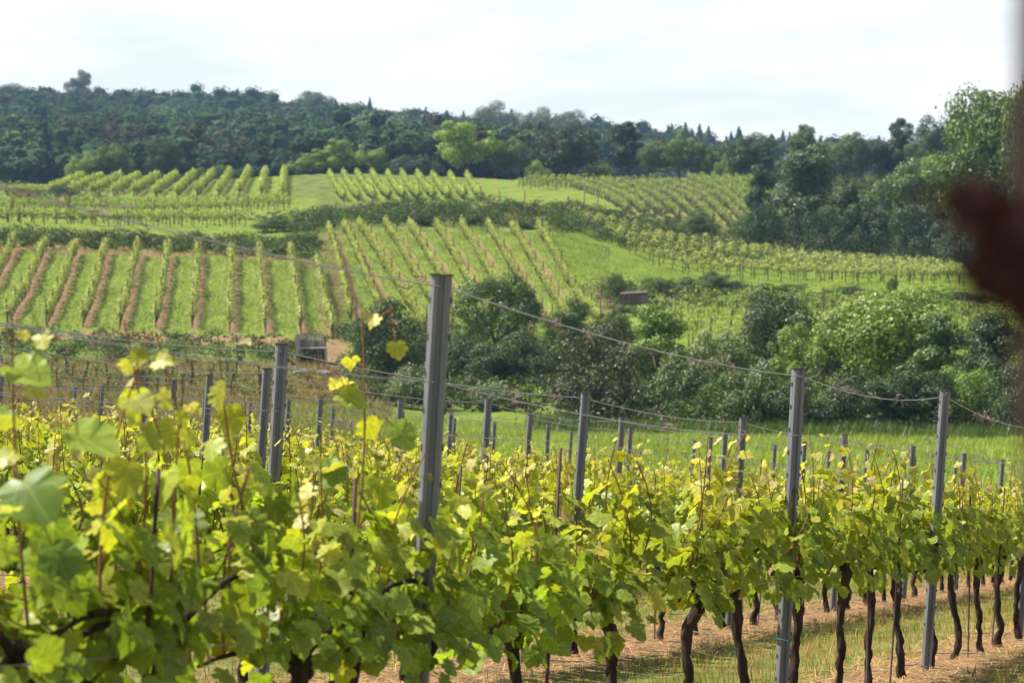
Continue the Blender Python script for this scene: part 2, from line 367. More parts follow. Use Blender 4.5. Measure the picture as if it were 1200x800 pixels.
# ------------------------------------------------------------------ leaf scatter
def diamonds(mb, P, Nn, s, col, ratio=.6, r=rng):
    """one bent leaf-shaped quad at each point"""
    n = len(P); ref = rsphere(n, r); T = unit(np.cross(Nn, ref)); B = np.cross(Nn, T); s = np.broadcast_to(s, (n,))[:, None]
    v = np.stack([P - T * s * .5, P - B * s * .5 * ratio + Nn * s * .12, P + T * s * .5, P + B * s * .5 * ratio + Nn * s * .12], 1).reshape(-1, 3)
    mb.add(v, np.arange(n * 4).reshape(n, 4), np.repeat(col, 4, 0))
def crown_pts(H_, W, n, r, z0=.22, lobes=26, lobe_r=(.15, .28), top_narrow=.0, jitter=.12, fill=.15):
    """points and outward normals over a lumpy crown of height H_ and width W, its underside at z0*H_"""
    c = rsphere(lobes, r); c *= (r.random((lobes, 1)) ** .35) * .86
    c[:, 2] = c[:, 2]; zc = (1 + z0) / 2 * H_; hz = (1 - z0) / 2 * H_
    nar = 1 - top_narrow * (c[:, 2:3] * .5 + .5)
    cc = np.concatenate([c[:, :2] * W / 2 * nar, c[:, 2:3] * hz + zc], 1)
    stray = r.random(lobes) < .22; c[stray] *= 1.18; cc = np.concatenate([c[:, :2] * W / 2 * nar, c[:, 2:3] * hz + zc], 1)
    rad = r.uniform(*lobe_r, lobes) * np.where(stray, .62, 1) * W * (nar[:, 0] * .6 + .4)
    wgt = rad ** 2; k = r.choice(lobes, n, p=wgt / wgt.sum())
    d = rsphere(n, r); d[:, 2] = np.where((d[:, 2] < -.25) & (r.random(n) < .6), -d[:, 2], d[:, 2])
    rr = 1 + r.normal(size=n) * jitter - (r.random(n) < fill) * r.random(n) * .7
    P = cc[k] + d * (rad[k] * rr)[:, None] * np.array([1, 1, .85])
    P[:, 2] = np.clip(P[:, 2], .02 * H_, None)
    return P, unit(d + r.normal(size=(n, 3)) * .32), cc, rad
def greens(n, r, base=(.055, .10, .022), var=.35, yellow=.0):
    c = np.array(base) * (1 + r.normal(size=(n, 1)) * var * .6).clip(.35, 2); y = r.random((n, 1)) < yellow
    return np.where(y, c * np.array([1.7, 1.5, 1.1]), c)
TREES = {}
def make_tree(kind, H_, W, n, leaf, seed, z0, lobes, lobe_r, narrow=0, trunk=.05, stems=1, conifer=False):
    r = np.random.default_rng(seed); mb = MB()
    if conifer:
        k = r.random(n); z = z0 * H_ + (1 - z0) * H_ * k ** 1.3; a = r.random(n) * 6.283
        tier = .75 + .25 * np.sin(z / H_ * 60 + r.normal(size=n) * .3); rad = W / 2 * (1 - k ** 1.3) ** .85 * tier * (.35 + .65 * r.random(n) ** .4) * (1 + .25 * np.sin(a * 5 + z * 3))
        P = np.stack([np.cos(a) * rad, np.sin(a) * rad, z - rad * .25], 1); Nn = unit(np.stack([np.cos(a) * .5, np.sin(a) * .5, np.full(n, .8)], 1) + r.normal(size=(n, 3)) * .4)
        cc = np.array([[0, 0, H_ * .9]])
    else:
        P, Nn, cc, _ = crown_pts(H_, W, n, r, z0, lobes, lobe_r, narrow)
    diamonds(mb, P, Nn, leaf * r.uniform(.7, 1.35, n), greens(n, r, (1, 1, 1), .3, .12), .65, r)
    me = mb.mesh('crown', M['tree_leaf'])
    tb = MB()
    for s_ in range(stems):
        a = s_ * 2.4; o = np.array([math.cos(a), math.sin(a), 0]) * (.06 * W if stems > 1 else 0)
        top = np.array([r.normal() * .04 * W, r.normal() * .04 * W, H_ * .62]) + o * 2
        pts = np.linspace(o, top, 7); pts[1:-1, :2] += r.normal(size=(5, 2)) * .012 * H_
        tb.tube(pts, np.linspace(trunk, trunk * .35, 7) * H_ * (1 if stems == 1 else .6), 7, cap=False)
        if not conifer:
            for c_ in cc[r.choice(len(cc), min(7, len(cc)), replace=False)]:
                s0 = pts[r.integers(2, 5)]; mid = (s0 + c_) / 2 + np.array([0, 0, -.03 * H_])
                tb.tube([s0, mid, c_], np.array([.4, .25, .1]) * trunk * H_, 5, cap=False)
    TREES[kind] = (me, tb.mesh('trunk', M['tree_bark'], True), H_, W)
make_tree('round', 6, 5.2, 17000, .16, 11, .16, 34, (.13, .24), trunk=.025)
make_tree('round_loose', 6, 5.6, 12000, .17, 12, .20, 30, (.10, .2), trunk=.025)
make_tree('round_b', 6, 5, 17000, .15, 13, .10, 40, (.11, .22), trunk=.024)
make_tree('tall', 8, 4.6, 18000, .17, 14, .12, 44, (.12, .24), .35, trunk=.02)
make_tree('tall_loose', 8, 5, 12000, .19, 15, .14, 40, (.09, .18), .45, trunk=.02)
make_tree('spread', 5, 6.4, 13000, .15, 16, .30, 34, (.09, .17), trunk=.03)
make_tree('conifer', 8, 4, 11000, .24, 17, .06, 1, (.1, .2), trunk=.02, conifer=True)
make_tree('bush', 3, 4.0, 11000, .11, 18, .0, 28, (.13, .25), trunk=.02, stems=3)
make_tree('bush_b', 3, 3.6, 11000, .10, 19, .0, 36, (.10, .22), trunk=.02, stems=3)
make_tree('bush_loose', 3, 4.2, 7000, .12, 20, .02, 30, (.09, .18), trunk=.02, stems=4)
BLOSSOM = {}
for kd in ('bush', 'bush_loose', 'round_loose'):
    r_ = np.random.default_rng(77); me_, _, H_, W_ = TREES[kd]; co = np.empty(len(me_.vertices) * 3, np.float32); me_.vertices.foreach_get('co', co)
    co = co.reshape(-1, 4, 3)[:, 0]; sel = co[(co[:, 2] > .35 * H_)]; sel = sel[r_.choice(len(sel), 420)]
    mb = MB(); P = np.repeat(sel, 3, 0) * 1.02 + r_.normal(size=(1260, 3)) * .03
    diamonds(mb, P, unit(rsphere(1260, r_) + [0, -.2, 1]), .075, np.tile([[.72, .72, .62]], (1260, 1)), 1, r_)
    BLOSSOM[kd] = mb.mesh('blossom', M['petal'])
def tree(px, ytop, Y, wpx, kind, tint, label, cat='tree', group=None, name='tree', flower=False, sink=0., rz=None):
    me, tk, H_, W = TREES[kind]; x = X(px, Y); g = Hs(x, Y) - sink
    top = -(ytop - HOR) / F * Y; h = max(.8, (top - g) * 1.08); wd = wpx / F * Y
    e = empty(name, (x, Y, g), random.random() * 6.28 if rz is None else rz, (wd / W * 1.02, wd / W * 1.02, h / H_ * 1.0))
    tag(e, label, cat, group)
    c = link(bpy.data.objects.new('crown', me), e); c.color = (*tint, 1)
    link(bpy.data.objects.new('trunk', tk), e)
    if flower: link(bpy.data.objects.new('blossom', BLOSSOM[kind]), e)
    return e
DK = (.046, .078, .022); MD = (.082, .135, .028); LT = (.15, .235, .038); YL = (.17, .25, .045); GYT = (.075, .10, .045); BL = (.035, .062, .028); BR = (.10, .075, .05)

# --- lower right copse
G1 = 'trees and shrubs of the copse above the meadow'
for a in [
 (455,366,128,92,'bush_b',DK,'dark dense shrub left of the tallest metal post, beside the wooden stand','shrub'),
 (583,332,139,108,'spread',MD,'small spreading orchard tree with open crown at the foot of the striped vineyard','tree'),
 (668,356,134,62,'round_loose',MD,'little thin-crowned tree below the end of the striped vineyard rows','tree'),
 (700,396,98,112,'bush_b',(.062,.078,.03),'rounded shrub smothered in dead brown creeper left of the copse','shrub'),
 (772,352,112,90,'tall_loose',LT,'light green young tree with forked trunk below the wooden hut','tree'),
 (735,372,118,60,'round_loose',MD,'slim green tree between the creeper-covered shrub and the forked young tree','tree'),
 (905,342,112,100,'round_b',(.06,.095,.035),'dark grey-green tree on the left shoulder of the copse','tree'),
 (850,400,104,90,'round',MD,'mid-green shrub tree beside the elder bushes in the copse','tree'),
 (1040,338,108,150,'round',(.16,.23,.04),'broad bright green tree, the largest crown in the copse','tree'),
 (1108,364,104,92,'tall_loose',MD,'tall feathery green tree just right of the largest crown','tree'),
 (932,388,99,74,'round_loose',YL,'yellow-green small tree in the front of the copse','tree'),
 (985,372,113,80,'round_b',(.11,.15,.06),'greyish green tree behind the front of the copse','tree'),
 (1165,372,100,95,'tall',DK,'dark tree at the far right end of the copse','tree'),
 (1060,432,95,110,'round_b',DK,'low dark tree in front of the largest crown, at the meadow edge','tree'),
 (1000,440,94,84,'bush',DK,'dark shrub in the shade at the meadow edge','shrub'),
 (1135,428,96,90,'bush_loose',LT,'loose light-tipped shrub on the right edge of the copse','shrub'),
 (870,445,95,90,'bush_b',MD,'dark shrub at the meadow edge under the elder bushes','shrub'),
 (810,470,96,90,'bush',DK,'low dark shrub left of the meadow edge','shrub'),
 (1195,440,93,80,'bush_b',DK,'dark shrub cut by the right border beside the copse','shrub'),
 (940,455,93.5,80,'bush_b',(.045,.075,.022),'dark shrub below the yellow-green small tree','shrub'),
 (750,455,101,80,'bush_b',DK,'dark shrub right of the creeper-covered shrub','shrub')]:
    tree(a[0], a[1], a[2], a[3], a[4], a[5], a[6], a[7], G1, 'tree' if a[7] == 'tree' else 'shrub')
for a in [
 (800,418,100,72,'bush','white-flowering elder bush at the left of the copse'),
 (892,432,94.5,66,'bush','white-speckled elder bush in the front middle of the copse'),
 (842,388,118,60,'bush_loose','pale flowering bush behind the elders, by the terrace vines'),
 (487,432,110,64,'bush','low white-flowering bush just left of the tallest metal post'),
 (575,448,112,54,'bush_loose','small bush in the grass right of the tallest metal post')]:
    tree(a[0], a[1], a[2], a[3], a[4], MD, a[5], 'bush', 'flowering bushes around the copse', 'flowering_bush', flower=True)
for i, a in enumerate([
 (540,398,133,70,'bush'),(610,398,132,86,'bush_b'),(655,404,130,60,'bush_loose'),(575,410,131,70,'bush_b'),(700,378,141,40,'bush_loose'),(165,443,116,34,'bush_b'),(428,404,134,34,'bush_b'),(498,400,134,50,'bush')]):
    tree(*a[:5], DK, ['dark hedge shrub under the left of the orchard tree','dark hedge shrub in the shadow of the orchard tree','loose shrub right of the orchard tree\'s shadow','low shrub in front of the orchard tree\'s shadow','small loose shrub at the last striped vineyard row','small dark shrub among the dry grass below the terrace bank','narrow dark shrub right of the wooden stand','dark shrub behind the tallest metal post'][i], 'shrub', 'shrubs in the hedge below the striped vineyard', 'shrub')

# --- terrace bank shrubs
G2 = 'shrubs on the terrace banks'
for a in [
 (322,256,214,52,'bush_b',DK,'dark round shrub at the right end of the strip rows'),
 (356,275,200,38,'bush',MD,'green shrub in the corner above the last soil strip'),
 (722,322,176,26,'bush',MD,'shrub on the bank left of the wooden hut'),
 (772,325,180,44,'bush_loose',MD,'shrub on the bank just right of the wooden hut'),
 (805,326,181,40,'bush',MD,'mid-green shrub on the bank, second from the wooden hut'),
 (838,322,182,40,'bush_b',DK,'darkest shrub on the bank, right of the wooden hut'),
 (748,357,166,30,'bush_loose',LT,'light leafy bush hiding the foot of the wooden hut'),
 (728,360,166,20,'bush',MD,'small bush at the left corner of the wooden hut'),
 (862,330,183,32,'bush',DK,'dark shrub at the right end of the hut bank'),
 (1046,329,184,14,'bush_b',DK,'tiny dark bush alone on the grass edge of the terrace'),
 (1080,346,180,60,'bush',MD,'long low shrub on the bank beneath the right vineyard'),
 (1130,349,178,70,'bush_b',DK,'dark low shrub further right on the bank beneath the vineyard'),
 (1180,350,177,60,'bush',DK,'dark shrub where the right bank leaves the picture'),
 (995,344,182,50,'bush_b',DK,'low dark shrub left on the bank beneath the right vineyard'),
 (930,338,184,50,'bush_loose',MD,'low loose shrub on the bank above the copse'),
 (500,258,212,40,'bush_b',DK,'dark shrub at the top of the striped vineyard, left'),
 (555,260,212,36,'bush',DK,'dark shrub at the top of the striped vineyard, middle'),
 (610,263,212,46,'bush_b',DK,'dark shrub at the top of the striped vineyard, right'),
 (820,250,236,44,'bush_b',MD,'dark shrub on the upper bank near its right end'),
 (875,255,234,46,'bush',MD,'shrub on the upper bank beside the grey-green tree'),
 (40,221,275,50,'bush_loose',MD,'low dark shrub patch left of the upper left vineyard'),
 (70,219,278,40,'bush',DK,'dark shrub at the left tip of the upper left vineyard')]:
    tree(*a[:7], 'shrub', G2, 'shrub')

# --- trees on the ridge of the terraces
G3 = 'trees along the ridge above the terraces'
for a in [
 (106,179,352,46,'round_loose',LT,'pale bushy tree behind the upper left rows, lower of two'),
 (130,172,352,50,'round_b',MD,'bushy green tree behind the upper left rows, higher of two'),
 (96,184,350,40,'bush_loose',LT,'small pale bush at the left of the ridge'),
 (193,166,345,44,'round',(.035,.06,.018),'single dark round tree behind the upper left vineyard'),
 (236,198,343,26,'bush',MD,'low bush behind the sixth upper vineyard row'),
 (262,197,343,34,'bush_b',MD,'low bush behind the seventh upper vineyard row'),
 (282,199,342,24,'bush',DK,'dark low bush behind the eighth upper vineyard row'),
 (300,197,342,20,'bush_b',DK,'dark round bush behind the ninth upper vineyard row'),
 (377,178,356,50,'round_loose',YL,'pale yellow-green bushy tree left of the crest, left of three'),
 (405,167,355,54,'round_loose',YL,'pale yellow-green bushy tree left of the crest, tallest of three'),
 (435,177,354,44,'round_loose',LT,'pale yellow-green bushy tree left of the crest, right of three'),
 (352,186,358,34,'round_loose',LT,'small pale tree behind the left end of the crest'),
 (546,148,340,80,'round_loose',(.20,.30,.04),'bright light green tree standing out on the crest'),
 (597,165,342,48,'round_b',MD,'smaller mid-green tree against the bright one on the crest'),
 (484,184,380,60,'bush',BL,'low bluish bush behind the crest rows'),
 (668,150,340,70,'round_b',(.036,.056,.018),'broad dark tree with brownish left side on the crest'),
 (733,146,338,50,'tall',(.034,.058,.018),'tall dark tree in the middle of the ridge'),
 (764,166,335,36,'round',MD,'lighter round tree right of the tall dark one'),
 (795,162,334,46,'round_b',MD,'dense green tree third right of the crest gap'),
 (828,170,333,40,'round_loose',MD,'medium tree above the sloping rows'),
 (855,180,330,34,'bush',LT,'small light bush at the top of the sloping rows'),
 (879,160,328,62,'round_b',DK,'dark rounded tree left of the big grey-green tree'),
 (942,149,330,34,'tall',MD,'tree top peeping over the big grey-green tree'),
 (1008,162,322,24,'round',DK,'small dark round tree in front of the white blossoms'),
 (1055,136,330,48,'tall_loose',(.05,.08,.04),'spiky grey-green tree rising on the right skyline'),
 (1092,142,322,52,'round_b',DK,'dark tree between the two skyline trees on the right'),
 (1122,128,318,42,'tall',DK,'tall dark skyline tree beside the big right-hand tree'),
 (1030,166,330,40,'round',BL,'bluish dark tree on the right skyline'),
 (1075,170,310,44,'round_loose',MD,'green tree below the spiky skyline tree'),
 (700,190,345,40,'bush',MD,'bush between the broad dark tree and the tall dark tree'),
 (630,192,350,30,'bush_b',LT,'light bush in the gap of the crest trees')]:
    tree(*a[:7], 'tree', G3, 'tree')
tree(988, 160, 325, 52, 'round_loose', MD, 'white-blossoming tree below the right skyline', 'tree', G3, 'tree', flower=True)
# --- big right trees
G4 = 'trees of the dark grove on the right slope'
for a in [
 (941,168,236,82,'tall',(.085,.125,.055),'big grey-green poplar-like tree standing before the upper slope'),
 (893,190,240,44,'tall_loose',(.055,.085,.035),'slim tree left of the big grey-green tree'),
 (895,242,226,46,'bush',DK,'dark flowering shrub at the foot of the slim tree'),
 (990,214,240,50,'tall_loose',DK,'thin dark tree right of the big grey-green tree'),
 (1050,196,238,74,'round_loose',(.10,.155,.045),'mid-green tree in the middle of the grove'),
 (1085,184,246,70,'round',LT,'light-topped tree behind the middle of the grove'),
 (1020,236,232,56,'round_b',DK,'dark tree in the lower left of the grove'),
 (1168,106,214,130,'round',(.095,.15,.03),'tallest tree of the grove, reaching the skyline at right'),
 (1215,96,210,90,'round_b',MD,'huge tree at the right border of the picture'),
 (1130,170,232,70,'tall',MD,'tall green tree left of the tallest grove tree'),
 (1110,228,226,70,'round_b',DK,'dark tree below the light-topped tree'),
 (1160,232,215,80,'round_loose',DK,'dark tree at the foot of the tallest grove tree'),
 (965,252,228,50,'bush_b',DK,'dark low tree at the foot of the big grey-green tree'),
 (1070,250,226,60,'bush_b',DK,'dark low tree at the foot of the grove middle'),
 (1125,262,219,60,'bush',DK,'dark shrubby tree at the right foot of the grove')]:
    tree(*a[:7], 'tree', G4, 'tree')

# --- forest on the hill: one mass of many crowns
ICO = np.array([(0,0,1),(.89,0,.45),(.28,.85,.45),(-.72,.53,.45),(-.72,-.53,.45),(.28,-.85,.45),(.72,.53,-.45),(-.28,.85,-.45),(-.89,0,-.45),(-.28,-.85,-.45),(.72,-.53,-.45),(0,0,-1)])
ICF = np.array([(0,1,2),(0,2,3),(0,3,4),(0,4,5),(0,5,1),(1,6,2),(2,7,3),(3,8,4),(4,9,5),(5,10,1),(6,7,2),(7,8,3),(8,9,4),(9,10,5),(10,6,1),(11,7,6),(11,8,7),(11,9,8),(11,10,9),(11,6,10)])
def forest():
    r = np.random.default_rng(5)
    tmpl = []
    for sd in range(5):
        rq = np.random.default_rng(40 + sd); P, Nn, cc, rad = crown_pts(1, 1, 640, rq, .1, 19, (.12, .23), jitter=.07, fill=0)
        lv = []; lf = []
        for q, (c_, r_) in enumerate(zip(cc, rad)):
            a = rq.random() * 6.28; Rq = np.array([[math.cos(a), math.sin(a), 0], [-math.sin(a), math.cos(a), 0], [0, 0, 1]])
            lv.append((ICO @ Rq) * r_ * [.86, .86, .72] * rq.uniform(.8, 1.0, (12, 1)) + c_); lf.append(ICF + 12 * q)
        tmpl.append((P, Nn, np.concatenate(lv), np.concatenate(lf)))
    k = r.random(150); z = .1 + .9 * k; a = r.random(150) * 6.28; rd = .5 * (1 - k) ** .8 * (.4 + .6 * r.random(150))
    tmpl.append((np.stack([np.cos(a) * rd * .75, np.sin(a) * rd * .75, z], 1), unit(np.stack([np.cos(a), np.sin(a), np.full(150, .7)], 1) + r.normal(size=(150, 3)) * .3), np.concatenate([np.stack([np.cos(np.arange(7) * .9 + q) * .36 * (1 - q / 6), np.sin(np.arange(7) * .9 + q) * .36 * (1 - q / 6), np.full(7, .12 + q * .15)], 1) for q in range(6)] + [[[0, 0, 1.0]] * 7]), np.array([(q * 7 + a_, q * 7 + (a_ + 1) % 7, (q + 1) * 7 + (a_ + 1) % 7) for q in range(6) for a_ in range(7)] + [(q * 7 + a_, (q + 1) * 7 + (a_ + 1) % 7, (q + 1) * 7 + a_) for q in range(6) for a_ in range(7)])))
    mb = MB(); ys = np.arange(395, 905, 8.6); cnt = 0
    for y0 in ys:
        half = .24 * y0; xs_ = np.arange(-half - 10, half + 14, 9.4)
        for x0 in xs_:
            x = x0 + r.normal() * 2.2; y = y0 + r.normal() * 2.4; px = x / y * F + 600
            if y < 440 and px < 380 and y < 420: continue
            if px > 640 and y < 560 + (px - 640) * .3: continue
            g = Hs(x, y); con = (px > 600 + r.normal() * 110 and y > 740 and r.random() < .38) or r.random() < .015
            patch = math.sin(x * .05 + y * .031) + math.sin(x * .09 - y * .05 + 2)
            sz = r.uniform(.75, 1.3) * (1 + .12 * patch)
            if con: hh, ww, t = r.uniform(12, 18.5), r.uniform(10, 14.5), tmpl[5]
            else: hh, ww, t = r.uniform(11, 16) * (.65 + .35 * sz), r.uniform(12, 17.5) * sz, tmpl[r.integers(0, 5)]
            if y < 470: hh *= .75
            P, Nn, cv, cf = t; a = r.random() * 6.28; ca, sa = math.cos(a), math.sin(a); Rm = np.array([[ca, sa, 0], [-sa, ca, 0], [0, 0, 1]])
            if con: b = np.array((.022, .044, .026))
            else:
                b = np.array((.042, .070, .032)) * r.uniform(.65, 1.45)
                if r.random() < .10: b = np.array((.085, .13, .040)) * r.uniform(.8, 1.3)
                if r.random() < .05: b = np.array((.075, .075, .045))
                if r.random() < .12: b = np.array((.045, .042, .026))
            Pw = (P @ Rm) * [ww, ww, hh] + [x, y, g - 1.5]
            diamonds(mb, Pw, Nn @ Rm, (.88 if not con else .9) * r.uniform(.7, 1.3, len(P)), b * (1 + r.normal(size=(len(P), 1)) * .15).clip(.4, 1.7), .75, r)
            mb.add((cv @ Rm) * [ww, ww, hh] + [x, y, g - 1.5], cf, b * .85 * (1 + r.normal(size=(len(cv), 1)) * .12).clip(.6, 1.4)); cnt += 1
    o = mb.build('forest', M['far_leaf']); o.color = (1, 1, 1, 1)
    tag(o, 'dark mixed forest covering the whole hill behind the vineyards', 'forest', kind='stuff'); return cnt
forest()
# distinct crowns that stand out from the forest
for a in [
 (268,146,640,66,'round_loose',(.20,.24,.07),'pale yellow-green crown, left part of the light patch in the forest'),
 (310,138,650,70,'round_loose',(.21,.25,.075),'pale yellow-green crown, top of the light patch in the forest'),
 (335,160,600,50,'round_loose',(.16,.21,.06),'yellowish crown on the right of the light forest patch'),
 (330,184,520,60,'round_loose',(.15,.22,.05),'light green crown low down where the forest meets the ridge'),
 (372,108,800,52,'round',(.07,.12,.045),'smooth rounded green crown high in the left forest'),
 (584,124,760,58,'round_b',(.14,.14,.075),'beige-green crown, left one of the pale pair in the forest middle'),
 (632,131,740,50,'round_b',(.115,.125,.065),'beige-green crown, right one of the pale pair in the forest middle'),
 (664,131,770,46,'round',(.10,.125,.06),'dull green crown right beside the pale pair'),
 (440,152,620,56,'round_loose',(.07,.11,.035),'mid-green forest crown behind the bright crest tree, left'),
 (500,136,650,90,'round',(.055,.09,.04),'large dull green crown above the crest rows'),
 (620,148,560,60,'round_b',(.05,.085,.045),'bluish green crown behind the crest trees'),
 (95,88,850,36,'round_loose',(.10,.12,.06),'pale feathery crown topping the left skyline'),
 (240,168,560,60,'round_b',(.035,.06,.025),'dark crown behind the single round ridge tree'),
 (10,100,840,50,'round',(.05,.09,.035),'green crown at the left end of the skyline'),
 (205,118,780,60,'round_b',(.05,.075,.04),'grey-green crown in the upper left forest')]:
    tree(*a[:7], 'tree', 'crowns that stand out of the forest', 'tree', sink=0)

# ------------------------------------------------------------------ bank undergrowth
BUSH_T = []
for sd in range(5):
    P_, N_, _, _ = crown_pts(1, 1.3, 260, np.random.default_rng(60 + sd), -.1, 11, (.2, .34)); BUSH_T.append((P_, N_))
def undergrowth(name, label, regs, density, hgt, col, leaf=.16, seed=1):
    r = np.random.default_rng(seed); mb = MB()
    for (pa, pb, ya, yb, hs) in regs:
        wid = (pb - pa) / F * (ya + yb) / 2; n = int(wid * (yb - ya) * density)
        for _ in range(n):
            px = r.uniform(pa, pb); y = r.uniform(ya, yb); x = X(px, y); h = hgt * hs * r.uniform(.4, 1.25); w_ = h * r.uniform(.8, 1.9)
            P, Nn = BUSH_T[r.integers(0, 5)]; m = r.integers(0, 260, int(60 + 80 * min(1.6, h)))
            t = r.random(); c = np.array(col) * r.uniform(.6, 1.45)
            if t < .14: c = c * [1.9, 1.25, 1.3]
            if t > .86: c = c * [1.6, 1.7, 1.1]
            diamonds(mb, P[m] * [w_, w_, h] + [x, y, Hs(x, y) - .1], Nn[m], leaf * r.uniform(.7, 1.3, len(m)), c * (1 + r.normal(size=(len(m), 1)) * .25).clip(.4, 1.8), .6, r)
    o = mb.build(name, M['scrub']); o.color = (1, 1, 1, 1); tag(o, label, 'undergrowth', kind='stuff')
undergrowth('bank_undergrowth', 'rough dark green scrub covering the banks between the terraces',
 [(360,895,209,233,1.0),(640,900,231,243,.8),(-40,345,181,200,.85),(-40,375,139,148,.75),(700,1230,170,182,.75),(400,720,124,160,.7),(60,120,270,284,.6),(345,372,184,240,.6),(700,1230,113,136,.9)], .55, 1.25, (.060, .095, .024), .17, 3)
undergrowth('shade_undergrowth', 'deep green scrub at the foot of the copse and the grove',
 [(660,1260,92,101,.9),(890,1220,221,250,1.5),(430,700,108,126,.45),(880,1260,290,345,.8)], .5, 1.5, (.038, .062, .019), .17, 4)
undergrowth('terrace_edge_weeds', 'straw-coloured and green weeds along the terrace edges',
 [(-40,400,148.5,151.5,.35),(-40,345,236,250,.3),(-40,400,105,138,.32),(735,890,246,300,.4),(700,740,160,186,.4),(880,1100,262,300,.5)], .5, .9, (.13, .145, .045), .13, 5)

# ------------------------------------------------------------------ distant trellised rows
pm = MB(); pm.box((-.035, -.035, 0), (.035, .035, 1.75), (.6, .58, .55)); FARPOST = pm.mesh('post', M['post_wood'])
def far_row(x0, y0, x1, y1, label, group, dens=85, h=1.6, w=.34, col=(.15, .22, .04), leaf=.15, seed=0, posts=True, bot=.62, trunks=True, gap=.0, mid=None):
    r = np.random.default_rng(seed * 131 + int(abs(x0 * 7 + y0 * 3)))
    pts = [(x0, y0), (x1, y1)] if mid is None else [(x0, y0), mid, (x1, y1)]
    pts = np.array(pts, float); seg = np.linalg.norm(np.diff(pts, axis=0), axis=1); cum = np.concatenate([[0], np.cumsum(seg)]); ln = cum[-1]
    def at(d): return np.interp(d, cum, pts[:, 0]), np.interp(d, cum, pts[:, 1])
    e = empty('vine_row', (x0, y0, Hs(x0, y0))); tag(e, label, 'vine row', group); O = np.array([x0, y0, Hs(x0, y0)])  # a whole row of vines with foliage and trunks merged, no wires strung
    n = int(ln * dens); d = r.random(n) * ln
    lump = .5 + .5 * np.sin(d * 5.7 + r.random() * 6) ; vig = .75 + .25 * np.sin(d * .8 + r.random() * 6)
    zt = h * (.68 + .32 * vig * lump); f = r.random(n) ** .8
    keep = r.random(n) > gap * (lump < .35); z = bot + (zt - bot) * f
    px_, py_ = at(d); a = r.random(n) * 6.283; ww = w * (.65 + .6 * lump) * (1.05 - .75 * f ** 2) * r.random(n) ** .5
    P = np.stack([px_ + np.cos(a) * ww, py_ + np.sin(a) * ww, H(px_, py_) + z], 1) - O
    spk = r.random(n) < .07; P[spk, 2] += r.random(spk.sum()) * .28
    Nn = unit(np.stack([np.cos(a), np.sin(a), np.full(n, .75)], 1) + r.normal(size=(n, 3)) * .5)
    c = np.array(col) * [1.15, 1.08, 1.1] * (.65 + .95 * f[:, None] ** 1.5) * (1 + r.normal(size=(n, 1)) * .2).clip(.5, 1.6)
    c = c * np.where(r.random((n, 1)) < .12, np.array([[1.5, 1.25, 1.6]]), 1)
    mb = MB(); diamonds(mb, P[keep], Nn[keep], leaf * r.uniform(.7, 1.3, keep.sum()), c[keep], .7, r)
    o = mb.build('foliage', M['row_leaf'], e); o.color = (1, 1, 1, 1)
    if trunks:
        tb = MB()
        for q in np.arange(.5, ln, 1.15):
            tx, ty = at(q + r.normal() * .06); g = Hs(tx, ty); b = np.array([tx, ty, g]) - O
            tb.tube([b, b + [r.normal() * .05, r.normal() * .05, .45], b + [r.normal() * .06, r.normal() * .06, .95]], [.045, .035, .04], 5, cap=False)
        t = tb.build('trunk', M['bark'], e); tag(t, kind='stuff')
    if posts:
        for q in np.arange(0, ln + .1, max(5., ln / 12)):
            tx, ty = at(q); p = link(bpy.data.objects.new('post', FARPOST), e); p.location = (tx - O[0], ty - O[1], Hs(tx, ty) - O[2]); p.rotation_euler = (r.normal() * .02, r.normal() * .03, 0)
def field(f, label, group, **k):
    for i, (t, b) in enumerate(zip(f['top'], f['bot'])):
        far_row(X(b, f['y0']), f['y0'], X(t, f['y1']), f['y1'], label % ordn(i), group, seed=i, **k)
FLv = dict(FL); FLv['top'] = FL['top'][1:]; FLv['bot'] = FL['bot'][1:]
field(FLv, 'row of young vines on the lower left terrace, %s from the left', 'vine rows on the lower left terrace', dens=115, h=1.5, w=.40, col=(.20, .255, .07))
field(FC, 'row of leafy vines in the striped middle vineyard, %s from the left', 'vine rows in the striped middle vineyard', dens=100, h=1.35, w=.30, col=(.20, .255, .06), bot=.5)
field(FUL, 'short vine row on the upper left knoll, %s from the left', 'vine rows on the upper left knoll', dens=90, h=1.8, w=.55, col=(.20, .27, .055), leaf=.22)
field(FUM, 'vine row on the middle crest, %s from the left', 'vine rows on the middle crest', dens=75, h=1.6, w=.4, col=(.19, .26, .055), leaf=.22)
for i in range(8):
    l0 = [800, 765, 738, 716, 704, 692, 676, 664][i]; y0 = 197 + 4.0 * i; y1 = 203 + 2.8 * i
    far_row(X(l0, y0), y0, X(1137 - 3 * i, y1), y1, 'vine row of the right terrace vineyard, %s up from its grassy front edge' % ordn(i), 'vine rows on the right terrace', dens=110, h=1.55, w=.4, col=(.23, .28, .085), leaf=.17, seed=30 + i, bot=.8, gap=.6)
for i in range(7):
    y0 = 141 + 4.2 * i
    far_row(X(775 + 4 * i, y0), y0, X(1240, y0 + 3), y0 + 3, 'vine row behind the copse, %s up the slope' % ordn(i), 'vine rows behind the copse', dens=70, h=1.55, w=.45, col=(.16, .23, .045), seed=50 + i, gap=.4)
for i in range(3):
    y0 = 222 + 4.2 * i
    far_row(X(-40, y0), y0, X(292 - 4 * i, y0 + 1), y0 + 1, 'long vine row on the lower left strip, %s from its front' % ordn(i), 'vine rows on the lower left strip', dens=80, h=1.65, w=.4, col=(.18, .24, .055), leaf=.18, seed=60 + i)
